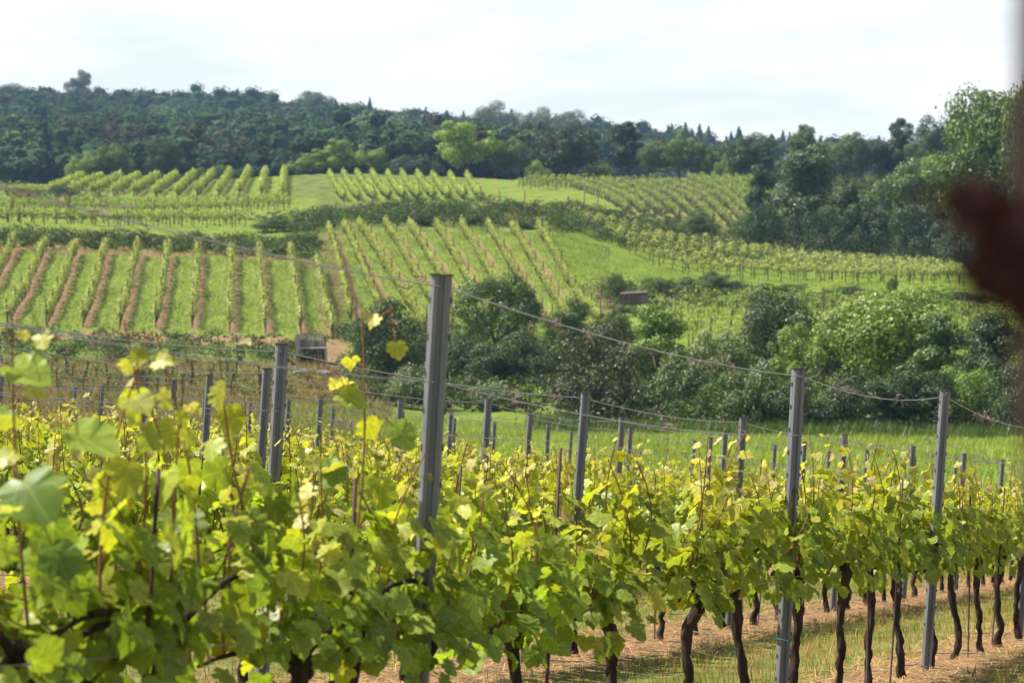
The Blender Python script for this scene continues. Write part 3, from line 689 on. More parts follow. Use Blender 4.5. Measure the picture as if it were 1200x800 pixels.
for i in range(4):
    y0 = 254 + 4.6 * i
    far_row(X(-40, y0), y0, X(345 - 3 * i, y0 + 1), y0 + 1, 'long vine row on the upper left strip, %s from its front' % ordn(i), 'vine rows on the upper left strip', dens=80, h=1.7, w=.45, col=(.17, .235, .05), leaf=.19, seed=70 + i)
for i in range(3):
    y0 = 284 + 6 * i
    far_row(X(-40, y0), y0, X(58 - 6 * i, y0), y0, 'short vine row left of the knoll, %s from its front' % ordn(i), 'vine rows left of the knoll', dens=55, h=1.6, w=.4, col=(.17, .235, .05), leaf=.2, seed=75 + i)
for i in range(3):
    y0 = 303 + 6 * i
    far_row(X(608 + 6 * i, y0 + 2), y0 + 2, X(760 + 20 * i, y0 - 4), y0 - 4, 'hedge-like vine row along the crest, %s from its front' % ordn(i), 'hedge-like vine rows along the crest', dens=95, h=1.75, w=.5, col=(.16, .22, .05), leaf=.2, seed=80 + i, bot=.3)
for i in range(8):
    far_row(X(668 + 19 * i, 312), 312, X(736 + 20 * i, 250), 250, 'curving vine row on the upper middle slope, %s from the left' % ordn(i), 'vine rows on the upper middle slope', dens=45 + 25 * (i < 2), h=1.5, w=.38, col=(.14, .19, .055), leaf=.19, seed=90 + i, mid=(X(708 + 20 * i, 283), 283), gap=.5)
for i in range(6):
    far_row(X(806 + 14 * i, 326), 326, X(880 + 18 * i, 262), 262, 'vine row on the upper right slope, %s from the left' % ordn(i), 'vine rows on the upper right slope', dens=70, h=1.6, w=.42, col=(.13, .19, .045), leaf=.2, seed=100 + i, mid=(X(850 + 15 * i, 295), 295))
for i in range(4):
    y0 = 300 + 9 * i
    far_row(X(975, y0), y0, X(1110, y0), y0, 'sparse vine row beneath the right skyline, %s from its front' % ordn(i), 'vine rows beneath the right skyline', dens=45, h=1.5, w=.4, col=(.14, .18, .06), leaf=.2, seed=110 + i)
for i in range(3):
    y0 = 108 + 9 * i
    far_row(X(-60, y0), y0, X(345 + 4 * i, y0 - 2), y0 - 2, 'young low vine row in the dry hollow, %s from its front' % ordn(i), 'young vine rows in the hollow', dens=60, h=.95, w=.26, col=(.085, .14, .035), leaf=.12, seed=120 + i, bot=.2, gap=.5, posts=False)
far_row(X(560, 122), 122, X(655, 121), 121, 'short vine row in the grass below the orchard tree', 'lone vine rows', dens=80, h=.95, w=.4, col=(.12, .20, .035), leaf=.13, seed=130, bot=.15, posts=False)

# ------------------------------------------------------------------ hut and stand
def hut():
    Y = 168; x = X(742, Y); e = empty('garden_hut', (x, Y, Hs(x, Y) - .42), R(-6)); tag(e, 'small weathered brown plank hut on the terrace bank', 'hut')
    W_, D, h = 1.86, 1.5, 1.75; r = random.Random(3); mb = MB(); q = -W_ / 2; 
    while q < W_ / 2 - .01:
        w_ = min(.15, W_ / 2 - q); s = r.uniform(.65, 1.3); mb.box((q, -.02 - r.random() * .012, 0), (q + w_ - .012, .02, h + r.uniform(-.03, .01)), (s, s, s)); q += w_
    mb.build('front_wall', M['hut_wood'], e)
    for sgn, nm in ((-1, 'side_wall'), (1, 'side_wall')):
        mb = MB(); q = .03
        while q < D - .01:
            w_ = min(.15, D - q); s = r.uniform(.7, 1.3); mb.box((sgn * W_ / 2 - .02, q, 0), (sgn * W_ / 2 + .02, q + w_ - .012, h + .25 * q / D), (s, s, s)); q += w_
        mb.build(nm, M['hut_wood'], e)
    mb = MB(); mb.box((-W_ / 2, D, 0), (W_ / 2, D + .03, h + .2), (.9, .9, .9)); mb.build('back_wall', M['hut_wood'], e)
    mb = MB(); v = [(-W_/2-.04, -.06, h-.02), (W_/2+.04, -.06, h+.08), (W_/2+.04, D+.1, h+.2), (-W_/2-.04, D+.1, h+.1)]; v = v + [(a, b, c + .06) for a, b, c in v]
    mb.add(v, [(0,3,2,1),(4,5,6,7),(0,1,5,4),(1,2,6,5),(2,3,7,6),(3,0,4,7)], (.55, .5, .5)); mb.build('roof', M['hut_wood'], e)
    mb = MB(); mb.box((-.55, -.055, .02), (.1, -.036, 1.55), (.7, .7, .7)); mb.box((-.55, -.07, .35), (.1, -.056, .45), (1, 1, 1)); mb.box((-.55, -.07, 1.2), (.1, -.056, 1.3), (1, 1, 1)); dr = mb.build('door', M['hut_wood'], e)
    mb = MB(); mb.box((.02, -.09, .8), (.05, -.071, .95)); mb.build('handle', M['rod'], dr)
hut()
def stand():
    Y = 141; x = X(365, Y); e = empty('wooden_stand', (x, Y, Hs(x, Y) - .1), R(4)); tag(e, 'derelict grey wooden stand with slatted upper half, sunk in dry grass', 'stand')
    mb = MB(); mb.box((-.95, -.08, 0), (-.70, .9, 1.9), (1.35, 1.35, 1.4)); mb.build('side_panel', M['post_wood'], e)
    mb = MB(); mb.box((.80, -.3, -.1), (.93, -.17, 1.05), (1.6, 1.55, 1.5)); mb.build('leg', M['post_wood'], e)
    mb = MB(); mb.box((.74, .5, -.1), (.86, .6, 1.75), (.5, .5, .5)); mb.build('leg', M['post_wood'], e)
    mb = MB(); mb.box((-.70, -.32, 1.0), (.95, .55, 1.07), (1.3, 1.25, 1.25)); mb.build('shelf', M['post_wood'], e)
    mb = MB(); r = random.Random(5)
    for i in range(10): s = r.uniform(.45, 1); mb.box((-.69 + i * .142, .56, 1.08), (-.56 + i * .142, .60, 1.52), (s, s, s))
    for z, c in ((1.56, 1.5), (1.68, 1.5), (1.80, 1.1)): mb.box((-.69, .55, z), (.74, .58, z + .07), (c, c, c))
    for q in (-.3, .15, .6): mb.box((q, .535, 1.5), (q + .05, .549, 1.87), (.8, .8, .8))
    mb.build('back_rail', M['post_wood'], e)
    mb = MB()
    for i in range(8): s = r.uniform(.15, .5); mb.box((-.69 + i * .18, .62, 0), (-.53 + i * .18, .66, .98), (s, s, s))
    mb.build('lower_boarding', M['hut_wood'], e)
stand()
def rock(px, Y, w_, label):
    r = np.random.default_rng(int(px)); x = X(px, Y); v = []; n = 8
    mb = MB(); pts = rsphere(1, r)
    import bmesh
    bm = bmesh.new(); bmesh.ops.create_icosphere(bm, subdivisions=2, radius=1)
    for q in bm.verts: q.co *= 1 + .3 * math.sin(q.co.x * 3 + px) * math.cos(q.co.y * 4); q.co.x *= w_; q.co.y *= w_ * .6; q.co.z *= w_ * .4
    me = bpy.data.meshes.new('stone'); bm.to_mesh(me); bm.free(); me.materials.append(M['stone']); o = bpy.data.objects.new('stone', me); C.objects.link(o); o.location = (x, Y, Hs(x, Y) + w_ * .2); tag(o, label, 'stone', 'stones by the wooden stand')
rock(352, 131, .55, 'dark stone block on the soil just below the wooden stand'); rock(380, 130, .45, 'pale-topped stone below the right leg of the wooden stand'); rock(398, 137, .4, 'small stone in dry grass right of the wooden stand')
# weathered posts standing alone on the middle slopes
for i, (px, Y, h, lb) in enumerate([(684,252,2.0,'taller wooden post on the bright slope above the scrub bank'),(700,252,1.8,'wooden post just right of the taller one on the bright slope'),(615,256,1.5,'short post alone at the left of the bright slope'),(666,226,2.2,'pale post at the top left corner of the right terrace vineyard'),(586,258,1.3,'low post on the bright slope near the crest rows'),
    (266,118,1.3,'grey post in the hollow above the front vineyard'),(143,112,1.3,'grey post among young vines in the hollow'),(80,120,1.1,'low grey post at the left of the hollow'),(278,142,1.2,'leaning post on the bank below the lower left terrace')]):
    mb = MB(); mb.box((-.05, -.05, -.2), (.05, .05, h), (.75, .72, .7)); mb.box((-.055, -.055, h), (.055, .055, h + .02), (1, 1, 1)); o = mb.build('wooden_post', M['post_wood']); x = X(px, Y); o.location = (x, Y, Hs(x, Y)); o.rotation_euler = (0, R(random.uniform(-3, 4)), 0); tag(o, lb, 'post', 'weathered posts on the slopes')

# ------------------------------------------------------------------ foreground vineyard
U0, DU = -3.17, -2.7
def rowx(k, y): return U0 + DU * k + .364 * y
YAW = math.atan2(1, .364)
OUT = [(0,.02),(.13,-.14),(.34,-.15),(.50,-.02),(.53,.12),(.50,.19),(.58,.25),(.67,.40),(.61,.52),(.46,.55),(.45,.62),(.41,.76),(.24,.86),(.12,.97),(0,1.03)]
OUT = OUT + [(-a, b) for a, b in OUT[-2:0:-1]]
LO = np.array(OUT); LEAF_HI = np.concatenate([[[0, .36]], LO]) - [0, .0]
LO2 = np.array([(0,0),(.42,-.10),(.46,.2),(.66,.42),(.36,.6),(0,1.02),(-.36,.6),(-.66,.42),(-.46,.2),(-.42,-.10)]); LEAF_LO = np.concatenate([[[0, .36]], LO2])
def leaves(mb, P, Nn, T, s, col, hi, r):
    """grape leaves: lobed blades, folded along the midrib and drooping at the tip; P = petiole end, T = towards the tip"""
    L_ = LEAF_HI if hi else LEAF_LO; k = len(L_); n = len(P)
    T = unit(T - Nn * (T * Nn).sum(1, keepdims=True)); B = np.cross(T, Nn)
    u = L_[None, :, 0] * (1 + r.normal(size=(n, k)) * .05); v = L_[None, :, 1] * (1 + r.normal(size=(n, k)) * .03)
    fold = r.uniform(-.1, .45, (n, 1)); droop = r.uniform(.0, .45, (n, 1)); wave = r.normal(size=(n, k)) * .045
    zz = -np.abs(u) * fold * -1 * .8 - droop * (v ** 2 + u ** 2 * .5) + wave; zz[:, 0] = -.02
    V = P[:, None] + s[:, None, None] * (B[:, None] * u[..., None] + T[:, None] * v[..., None] + Nn[:, None] * zz[..., None])
    i = np.arange(1, k); j = np.concatenate([i[1:], [1]]); f = np.stack([np.zeros(k - 1, int), i, j], 1)
    Fc = (np.arange(n)[:, None, None] * k + f[None]).reshape(-1, 3)
    cc = np.repeat(col, k, 0).reshape(n, k, 3).copy(); cc[:, 0] *= .85; cc[:, 1:] *= (1 + r.normal(size=(n, k - 1, 1)) * .05)
    mb.add(V.reshape(-1, 3), Fc, cc.reshape(-1, 3))
def add_luv(me, n, hi):
    L_ = LEAF_HI if hi else LEAF_LO; a = np.zeros((len(me.vertices), 3), np.float32); t = np.tile(L_, (n, 1)); a[:len(t), :2] = t; a[:len(t), 2] = np.repeat(np.arange(n) % 97 / 9.7, len(L_))
    at = me.attributes.new('luv', 'FLOAT_VECTOR', 'POINT'); at.data.foreach_set('vector', a.ravel()); return me
def leafcol(f, r):
    """leaf colour along a shoot: f = 0 old leaf, 1 = newest"""
    n = len(f); a = np.array([.185, .265, .042]); b = np.array([.26, .335, .045]); c = np.array([.42, .44, .06]); d = np.array([.52, .47, .22])
    f = (f + r.normal(size=n) * .10).clip(0, 1.1)[:, None]
    col = np.where(f < .45, a + (b - a) * (f / .45), np.where(f < .85, b + (c - b) * ((f - .45) / .40), c + (d - c) * ((f - .85) / .25).clip(0, 1)))
    yel = r.random((n, 1)) < .045; col = np.where(yel, np.array([.44, .45, .05]), col)
    return col * (1 + r.normal(size=(n, 1)) * .13).clip(.6, 1.4)
def vine_meshes(seed, hi, nsh=15, special=None, dense=1.0):
    r = np.random.default_rng(seed)
    tb = MB(); zt = .74 + r.normal() * .03; off = np.cumsum(r.normal(size=(19, 2)) * .009, 0); z = np.linspace(-.08, zt, 19)
    off[:, 0] += np.sin(np.linspace(0, 3.2, 19) + r.random() * 3) * .035
    pts = np.concatenate([off, z[:, None]], 1); rd = np.interp(z, [-.08, 0, .1, .5, .7, .76], [.055, .046, .036, .032, .040, .034]) * r.uniform(.85, 1.15)
    rd = rd * (1 + r.normal(size=19) * .09); rd = rd * .72; tb.tube(pts, rd, 11, cap=False); V_ = tb.v[-1]; V_ += r.normal(size=V_.shape) * [.0045, .0045, .006]; top = pts[-1]
    tb.tube([top + [-.05, 0, -.04], top + [0, 0, .03], top + [.06, .01, .0]], [.03, .045, .022], 6)
    arms = []
    for sg in (-1, 1):
        if r.random() < .15 and sg == 1: continue
        e = np.array([sg * r.uniform(.42, .56), r.normal() * .02, .80 + r.normal() * .03]); m = (top + e) / 2 + [0, 0, .09 + r.random() * .05]
        t = np.linspace(0, 1, 7)[:, None]; arc = (1 - t) ** 2 * top + 2 * t * (1 - t) * m + t ** 2 * e; tb.tube(arc, np.linspace(.016, .007, 7), 6); arms.append(arc)
    trunk = tb.mesh('trunk', M['bark'], True)
    sb = MB(); Pp = []; Tn = []; Nn = []; S = []; Cf = []
    sh = []
    for i in range(nsh):
        arc = arms[r.integers(0, len(arms))]; q = r.random() * 5.9; b = arc[int(q)] * (1 - q % 1) + arc[min(6, int(q) + 1)] * (q % 1)
        sh.append((b, r.uniform(.26, .48) if r.random() < .62 else r.uniform(.48, .78), r.normal() * .10, r.normal() * .07))
    for (b, ln, lx, ly) in sh + (special or []):
        b = np.array(b, float); m = 9; t = np.linspace(0, 1, m); bend = r.normal(size=2) * .05
        P = b + np.stack([lx * t + bend[0] * np.sin(t * 3) , ly * t + bend[1] * np.sin(t * 3.1), ln * t], 1)
        sb.tube(P, np.linspace(.0052, .0022, m), 5, cap=False)
        k = int(ln / .052 * dense); ff = (np.arange(k) + r.random(k) * .6) / k; ff = ff.clip(.03, 1)
        base = np.stack([np.interp(ff, t, P[:, c]) for c in range(3)], 1); az = np.arange(k) * 3.14 + r.normal(size=k) * .7 + r.random() * 6
        # blades turn to the light on both sides of the hedge
        od = np.stack([np.cos(az) * .8, np.sin(az), np.zeros(k)], 1); od = unit(od + [0, 0, 0])
        pet = (.085 * (1 - ff * .55)) * r.uniform(.7, 1.4, k); pe = base + od * pet[:, None] + np.array([0, 0, 1]) * (pet * .35)[:, None]
        Pp.append(pe); Tn.append(od * .7 + np.array([0, 0, -1]) * r.uniform(.2, 1.1, (k, 1)) + r.normal(size=(k, 3)) * .35)
        Nn.append(unit(od * r.uniform(.2, 1.1, (k, 1)) + np.array([0, 0, 1]) * r.uniform(.25, 1, (k, 1)) + r.normal(size=(k, 3)) * .3))
        S.append(np.interp(ff, [0, .35, .75, .95, 1], [.084, .088, .062, .032, .018]) * r.uniform(.75, 1.25, k)); Cf.append(ff * np.clip(.55 + (b[2] + ln * ff - .8) / .75, .45, 1.15))
        if hi:
            for a_, b_ in zip(base[::1], pe[::1]): sb.tube([a_, b_], [.0016, .0013], 3, cap=False)
    # side-shoot leaves filling the hedge
    k = int(88 * dense); q = r.uniform(-.56, .56, k); zz = r.uniform(.70, 1.14, k); az = np.where(r.random(k) < .5, 1.57, -1.57) + r.normal(size=k) * .7
    od = np.stack([np.cos(az), np.sin(az), np.zeros(k)], 1); wd = .07 + .15 * r.random(k)
    Pp.append(np.stack([q, od[:, 1] * wd, zz], 1)); Tn.append(od * .6 + np.array([0, 0, -1]) * r.uniform(.3, 1.2, (k, 1)) + r.normal(size=(k, 3)) * .3); Nn.append(unit(od * r.uniform(.4, 1.2, (k, 1)) + np.array([0, 0, 1]) * r.uniform(.2, .9, (k, 1)) + r.normal(size=(k, 3)) * .25))
    S.append(r.uniform(.050, .100, k)); Cf.append(((zz - .70) * .8 + r.random(k) * .25))
    # little flower bunches in cream
    fb = MB(); P = np.concatenate(Pp); n = len(P)
    leaves(fb, P, np.concatenate(Nn), np.concatenate(Tn), np.concatenate(S), leafcol(np.concatenate(Cf), r), hi, r)
    fol = add_luv(fb.mesh('foliage', M['vine_leaf'], True), n, hi); can = sb.mesh('shoots', M['shoot'], True)
    return trunk, can, fol
HI = [vine_meshes(200 + i, True) for i in range(9)]
LOW = [vine_meshes(300 + i, False) for i in range(7)]
rr = random.Random(21)
def place_vine(k, y, meshes, label, flip, tilt=0):
    x = rowx(k, y); e = empty('grapevine', (x, y, Hs(x, y)), YAW + (math.pi if flip else 0), (1, 1, float(np.interp(y, [5, 9, 12.5], [.80, .84, 1]))) if k == 0 else (1, 1, rr.uniform(.92, 1.06)))
    e.rotation_euler[0] = rr.gauss(0, .03); e.rotation_euler[1] = rr.gauss(0, .03)
    tag(e, label, 'grapevine', 'grapevines trained along the front vineyard rows')
    t, c, f = meshes
    link(bpy.data.objects.new('trunk', t), e); s = link(bpy.data.objects.new('shoots', c), e)
    fo = link(bpy.data.objects.new('foliage', f), e); v = rr.uniform(.88, 1.12); fo.color = (v * rr.uniform(1.0, 1.14), v, v * .95, 1)
    return e
ROWN = ['front row', 'second row', 'third row', 'fourth row', 'fifth row', 'sixth row', 'seventh row', 'eighth row', 'ninth row', 'tenth row', 'eleventh row']
YEND = 50.0
nv = 0
for k in range(11):
    y = 4.9 if k == 0 else 6 + rr.random(); idx = 0
    while y < YEND + rr.random():
        px = rowx(k, y) / y * F + 600
        if -150 < px < 1290:
            ms = HI[rr.randrange(len(HI))] if (y < 19) else LOW[rr.randrange(len(LOW))]
            place_vine(k, y, ms, 'green-leaved grapevine with gnarled dark trunk, %s along the %s from its near end' % (ordn(idx), ROWN[k]), rr.random() < .5); idx += 1; nv += 1
        y += .99 + rr.gauss(0, .04)
print('vines', nv)
# extra long shoots that stand up in front at the left
def special_vine(y, shoots, label, seed):
    ms = vine_meshes(seed, True, nsh=2, special=shoots, dense=.55)
    return place_vine(0, y, ms, label, False)
SV = [special_vine(5.62, [((.0, .0, .55), .98, -.12, .02), ((-.25, .05, .7), .70, -.25, .03)], 'grapevine with a long bare red shoot rising by the left border', 501),
special_vine(7.38, [((-.22, .0, .62), 1.10, .25, .05)], 'grapevine with one tall reddish shoot left of the tallest metal post', 502),
special_vine(6.3, [((.1, .0, .62), .80, -.1, -.05), ((-.2, .0, .62), .86, .1, .05)], 'grapevine with pale upright shoots between the two reddish ones', 503)]

def big_leaves(e, lst, seed):
    bpy.context.view_layer.update(); inv = e.matrix_world.inverted(); r = np.random.default_rng(seed); y0 = e.location.y
    for px, py, wpx, dy, nrm, tip, c in lst:
        y = y0 + dy; s = wpx / F * y / 1.75; p = inv @ Vector((X(px, y), y, -(py - HOR) / F * y)); Ri = inv.to_3x3()
        mb = MB(); leaves(mb, np.array([p]), np.array([unit(np.array(Ri @ Vector(nrm)))]), np.array([Ri @ Vector(tip)]), np.array([s]), np.array([c]), True, r)
        a = Vector(p); mb.tube([np.array(a), np.array(a - Ri @ Vector(tip).normalized() * .05), np.array(a - Ri @ Vector(tip).normalized() * .07 - Ri @ Vector((0, 0, .03)))], [.0018, .0018, .002], 5, (.25, .12, .06), cap=False)
        lo = mb.build('leaf', M['vine_leaf'], e, True); add_luv(lo.data, 1, True)
G_, Y_, P_ = (.16, .24, .035), (.42, .42, .05), (.30, .38, .06)
for v_ in SV: v_.scale = (1, 1, 1)
big_leaves(SV[0], [(48,392,40,.0,(-.3,-.7,.6),(.3,-.1,-.8),Y_),(14,432,92,-.05,(.1,-.5,.85),(.9,-.3,-.3),P_),(86,505,112,-.3,(.3,-.45,.85),(.8,-.3,-.55),P_),(24,560,120,-.25,(-.2,-.6,.8),(.5,-.3,-.7),G_),(8,480,60,.1,(0,-.5,.8),(-.5,-.2,-.6),G_),(60,640,80,-.2,(.2,-.7,.5),(.4,-.1,-.9),G_)], 1)
big_leaves(SV[1], [(464,402,36,0,(.2,-.9,.3),(.15,-.1,-1),Y_),(444,372,30,0,(-.3,-.6,.7),(-.5,-.2,-.4),Y_),(398,462,58,-.1,(.1,-.6,.8),(.9,-.2,-.2),P_),(462,500,60,-.1,(.3,-.7,.6),(.7,-.1,-.7),P_),(398,545,60,0,(-.2,-.7,.6),(-.5,-.1,-.8),G_)], 2)
# metal posts: folded sheet profile with hook notches
def post_mesh(hgt=2.35):
    w_, d = .034, .022; prof = [(-w_, d), (-w_, -d*.2), (-w_*.72, -d), (-w_*.30, -d), (-w_*.18, -d*.55), (w_*.18, -d*.55), (w_*.30, -d), (w_*.72, -d), (w_, -d*.2), (w_, d)]
    t = .0035; inner = [(a * (1 - t / w_ * 1.2), b + t) for a, b in prof]; ring = prof + inner[::-1]; k = len(ring); mb = MB(); zs = [-.45, .0, .6, 1.2, 1.6, hgt - .45]
    V = [(a, b, z) for z in zs for a, b in ring]; q = [(i * k + j, i * k + (j + 1) % k, (i + 1) * k + (j + 1) % k, (i + 1) * k + j) for i in range(len(zs) - 1) for j in range(k)]
    top = (len(zs) - 1) * k; q += [(top + j, top + j + 1, top + k - 2 - j, top + k - 1 - j) for j in range(len(prof) - 1)]
    col = np.repeat([1.0] * (len(zs)), k); mb.add(V, q, np.stack([col] * 3, 1))
    for z in np.arange(.25, hgt - .5, .12):
        for sg in (-1, 1): mb.box((sg * w_ - .003 + (.0 if sg < 0 else .002), -.006, z), (sg * w_ + (.0 if sg < 0 else .0) + .002 * sg + (.003 if sg > 0 else 0), .010, z + .022), (.35, .3, .3))
    mb.box((-w_ - .003, -d - .003, hgt - .4495), (w_ + .003, d + .004, hgt - .444), (.28, .24, .24))
    return mb.mesh('metal_post', M['zinc'])
PM = post_mesh()
POSTS = {0: [3.5, 7.78, 12.6, 16.7, 21.0, 25.3, 29.6], 1: [8.15, 12.5, 17.2, 21.5, 25.6, 29.4, 32.9, 36.3, 40.2, 44.4, 48.6], 2: [13.8, 18.1, 22.6, 26.6, 30.8, 35, 39.2, 43.4, 47.6],
         3: [18.4, 22.7, 27.2, 31.3, 35.5, 39.7, 44, 48.2], 4: [23, 27.4, 31.2, 35.6, 39.8, 44, 48.2], 5: [28, 32, 36.2, 40.4, 44.6, 48.8], 6: [33, 37, 41.3, 45.6, 49.6], 7: [38, 42.2, 46.4, 50], 8: [42, 46, 50], 9: [46, 50]}
TILT = R(3.6)
DZ = {(0, 7.78): -.05, (0, 12.6): -.05, (0, 16.7): .06}
def topoint(k, y, z=1.9):
    x = rowx(k, y); return np.array([x + math.sin(TILT) * z, y, Hs(x, y) + z + DZ.get((k, y), 0)])
for k, ys_ in POSTS.items():
    vis = 0
    for y in ys_:
        x = rowx(k, y); px = x / y * F + 600
        if not (-60 < px < 1300): continue
        o = bpy.data.objects.new('metal_post', PM); C.objects.link(o); o.location = (x, y, Hs(x, y) + DZ.get((k, y), 0)); o.rotation_euler = (rr.gauss(0, .01), TILT + rr.gauss(0, .006), rr.gauss(0, .05) + .12)
        lb = 'grey galvanised trellis post, %s along the %s from its near end' % (ordn(vis), ROWN[k])
        if k == 0 and vis < 4: lb = ['tallest grey metal trellis post in the picture, in the front row', 'grey metal post with green twine at its foot, right half of the front row', 'grey metal post right of the twine-tied one, in the front row', 'grey metal post at the right border, last one in the front row'][vis]
        tag(o, lb, 'post', 'metal trellis posts of the front vineyard'); vis += 1
# wires with last year's dried tendrils
def wire(k, h, label, tend, r_=.0022, dy=0):
    ys_ = POSTS[k]; r = np.random.default_rng(int(k * 17 + h * 100)); mb = MB(); tb = MB(); nt_ = 0
    for a, b in zip(ys_[:-1], ys_[1:]):
        A = topoint(k, a, h); B = topoint(k, b, h); t = np.linspace(0, 1, 9)[:, None]; sag = .035 * (1 + r.random()) * (4 * t * (1 - t))
        P = A + (B - A) * t - [0, 0, 1] * sag; P[:, 0] += dy; mb.tube(P, r_ * (1 + .02 * a), 4, cap=False)
        for _ in range(int(tend * 2.9)):
            q = r.random(); c = A + (B - A) * q - [0, 0, .05 * 4 * q * (1 - q)]; c[0] += dy
            ns = r.integers(1, 5); spread = r.uniform(.01, .055)
            for _ in range(ns * 2):
                n = 5; s = c + (B - A) / 4.3 * r.normal() * spread; w_ = np.cumsum(r.normal(size=(n, 3)) * .016, 0) + s; tb.tube(np.concatenate([[s], w_]), [.0017] * 6, 3, cap=False); nt_ += 1
    o = mb.build('trellis_wire', M['wire']); tag(o, label, 'wire', 'trellis wires strung between the metal posts')
    if nt_: tag(tb.build('dry_tendrils', M['tendril'], o), kind='stuff')
for k in POSTS:
    wire(k, 1.86, 'top wire with dried brown tendrils along the %s' % ROWN[k], 2.6 if k < 4 else 1.2)
    if k < 3: wire(k, 1.55, 'middle catch wire above the leaves of the %s' % ROWN[k], 1.2 if k < 3 else .5, .0018)
    if k < 2: wire(k, .80, 'low fruiting wire at trunk height in the %s' % ROWN[k], .6, .0018)
# thin rods and ties beside the trunks
for i, (k, y) in enumerate([(0,5.95),(0,7.15),(0,8.9),(0,14.6),(0,15.3),(0,18.2),(0,19.3),(1,11.6),(1,14.9),(1,19.2),(1,22.4),(2,16.6),(2,19.7)]):
    x = rowx(k, y) ; mb = MB(); mb.tube([(0, 0, -.1), (.004, 0, .7), (0, .004, 1.32 if i > 1 else 1.18)], [.007, .007, .0065], 6); o = mb.build('support_rod', M['rod'], smooth=True); o.location = (x + .03, y, Hs(x, y)); o.rotation_euler = (rr.gauss(0, .03), rr.uniform(.0, .09), 0)
    tag(o, 'thin dark rusty rod among the vine leaves, %s along the %s' % (ORD[[0,1,2,3,4,5,6,0,1,2,3,0,1][i]], ROWN[k]), 'rod', 'thin support rods tied beside the vines')
for z in (.42, .70):
    x, y = rowx(0, 12.6), 12.6; mb = MB(); a = np.linspace(0, 6.283, 17); mb.tube(np.stack([np.cos(a) * .045 - .006, np.sin(a) * .032, .006 * np.sin(a * 2)], 1), .004, 5, cap=False)
    o = mb.build('twine_tie', M['tie']); o.location = (x + math.sin(TILT) * z, y, Hs(x, y) + z); tag(o, 'turquoise twine tied round metal post and vine trunk, %s one' % ('lower' if z < .5 else 'upper'), 'twine', 'turquoise twine ties')

# ------------------------------------------------------------------ grass, straw, twigs
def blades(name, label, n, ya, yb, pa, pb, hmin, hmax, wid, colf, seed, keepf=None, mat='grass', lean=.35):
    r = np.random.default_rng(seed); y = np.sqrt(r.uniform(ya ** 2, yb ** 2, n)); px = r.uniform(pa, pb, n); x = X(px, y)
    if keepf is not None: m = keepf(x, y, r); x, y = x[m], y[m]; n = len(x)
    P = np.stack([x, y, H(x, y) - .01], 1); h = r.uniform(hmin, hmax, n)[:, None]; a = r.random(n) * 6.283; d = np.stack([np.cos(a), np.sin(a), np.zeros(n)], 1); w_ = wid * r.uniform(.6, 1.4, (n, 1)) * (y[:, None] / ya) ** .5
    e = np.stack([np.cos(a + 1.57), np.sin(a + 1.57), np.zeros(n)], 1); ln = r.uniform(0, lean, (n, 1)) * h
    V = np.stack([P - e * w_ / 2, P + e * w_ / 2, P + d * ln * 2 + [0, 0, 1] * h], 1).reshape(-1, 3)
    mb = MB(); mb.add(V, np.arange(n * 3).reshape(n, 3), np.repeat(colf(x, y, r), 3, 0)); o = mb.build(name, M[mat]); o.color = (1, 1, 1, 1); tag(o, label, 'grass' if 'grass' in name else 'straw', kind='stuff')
def rowd(x, y): q = (x - .364 * y - U0) / DU; return np.abs(q - np.round(q))
def gcol(x, y, r):
    n = len(x); c = np.where(r.random((n, 1)) < .5, np.array([[.40, .25, .07]]), np.array([[.17, .22, .04]])); return c * r.uniform(.6, 1.4, (n, 1))
blades('grass', 'patchy green and dry grass between the front vineyard rows', 150000, 13, 48, -60, 1260, .04, .13, .006, gcol, 1, lambda x, y, r: (rowd(x, y) > .17 + r.normal(size=len(x)) * .05) & (r.random(len(x)) < .35 + .65 * (np.sin(x * 2.1 + y) * np.sin(y * 1.7 - x) > -.2)))
blades('meadow_grass', 'bright green meadow grass below the copse', 130000, 48, 99, 330, 1270, .10, .30, .02, lambda x, y, r: np.array([[.22, .31, .045]]) * r.uniform(.7, 1.4, (len(x), 1)) * np.where(r.random((len(x), 1)) < .15, np.array([[1.9, 1.3, 1.8]]), 1), 2)
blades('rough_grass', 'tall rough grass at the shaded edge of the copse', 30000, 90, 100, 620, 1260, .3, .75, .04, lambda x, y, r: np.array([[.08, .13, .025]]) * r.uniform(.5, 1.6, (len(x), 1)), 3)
blades('dry_grass', 'dry brown and olive grass in the hollow below the left terrace', 60000, 49, 140, -60, 460, .10, .40, .03, lambda x, y, r: np.where(r.random((len(x), 1)) < .5, np.array([[.26, .18, .085]]), np.array([[.10, .13, .035]])) * r.uniform(.6, 1.4, (len(x), 1)), 4)
def terr_ok(x, y, r): return np.ones(len(x), bool)
blades('terrace_grass', 'short bright grass on the mown terraces', 120000, 150, 230, -40, 1190, .06, .20, .045, lambda x, y, r: np.array([[.22, .30, .045]]) * r.uniform(.6, 1.4, (len(x), 1)), 6, lambda x, y, r: ((x / y * F + 600 > 640) & (y > 188) & (y < 226) & (x / y * F + 600 < 1180)))
def striped_ok(x, y, r):
    px = x / y * F + 600; d = np.full(len(x), .5)
    for f, sh in ((FL, .10), (FC, .26)):
        m = np.where((y > f['y0']) & (y < f['y1']))[0]; q = rowcoord(f, px[m], y[m]); ok = (q > -8) & (q < 98); q = q[ok] - sh; d[m[ok]] = np.minimum(d[m[ok]], np.abs(q - np.round(q)))
    return d > .2
blades('vineyard_grass', 'mown grass alleys between the terrace vine rows', 150000, 151, 206, -40, 715, .05, .17, .04, lambda x, y, r: np.array([[.14, .22, .03]]) * r.uniform(.6, 1.5, (len(x), 1)), 8, striped_ok)
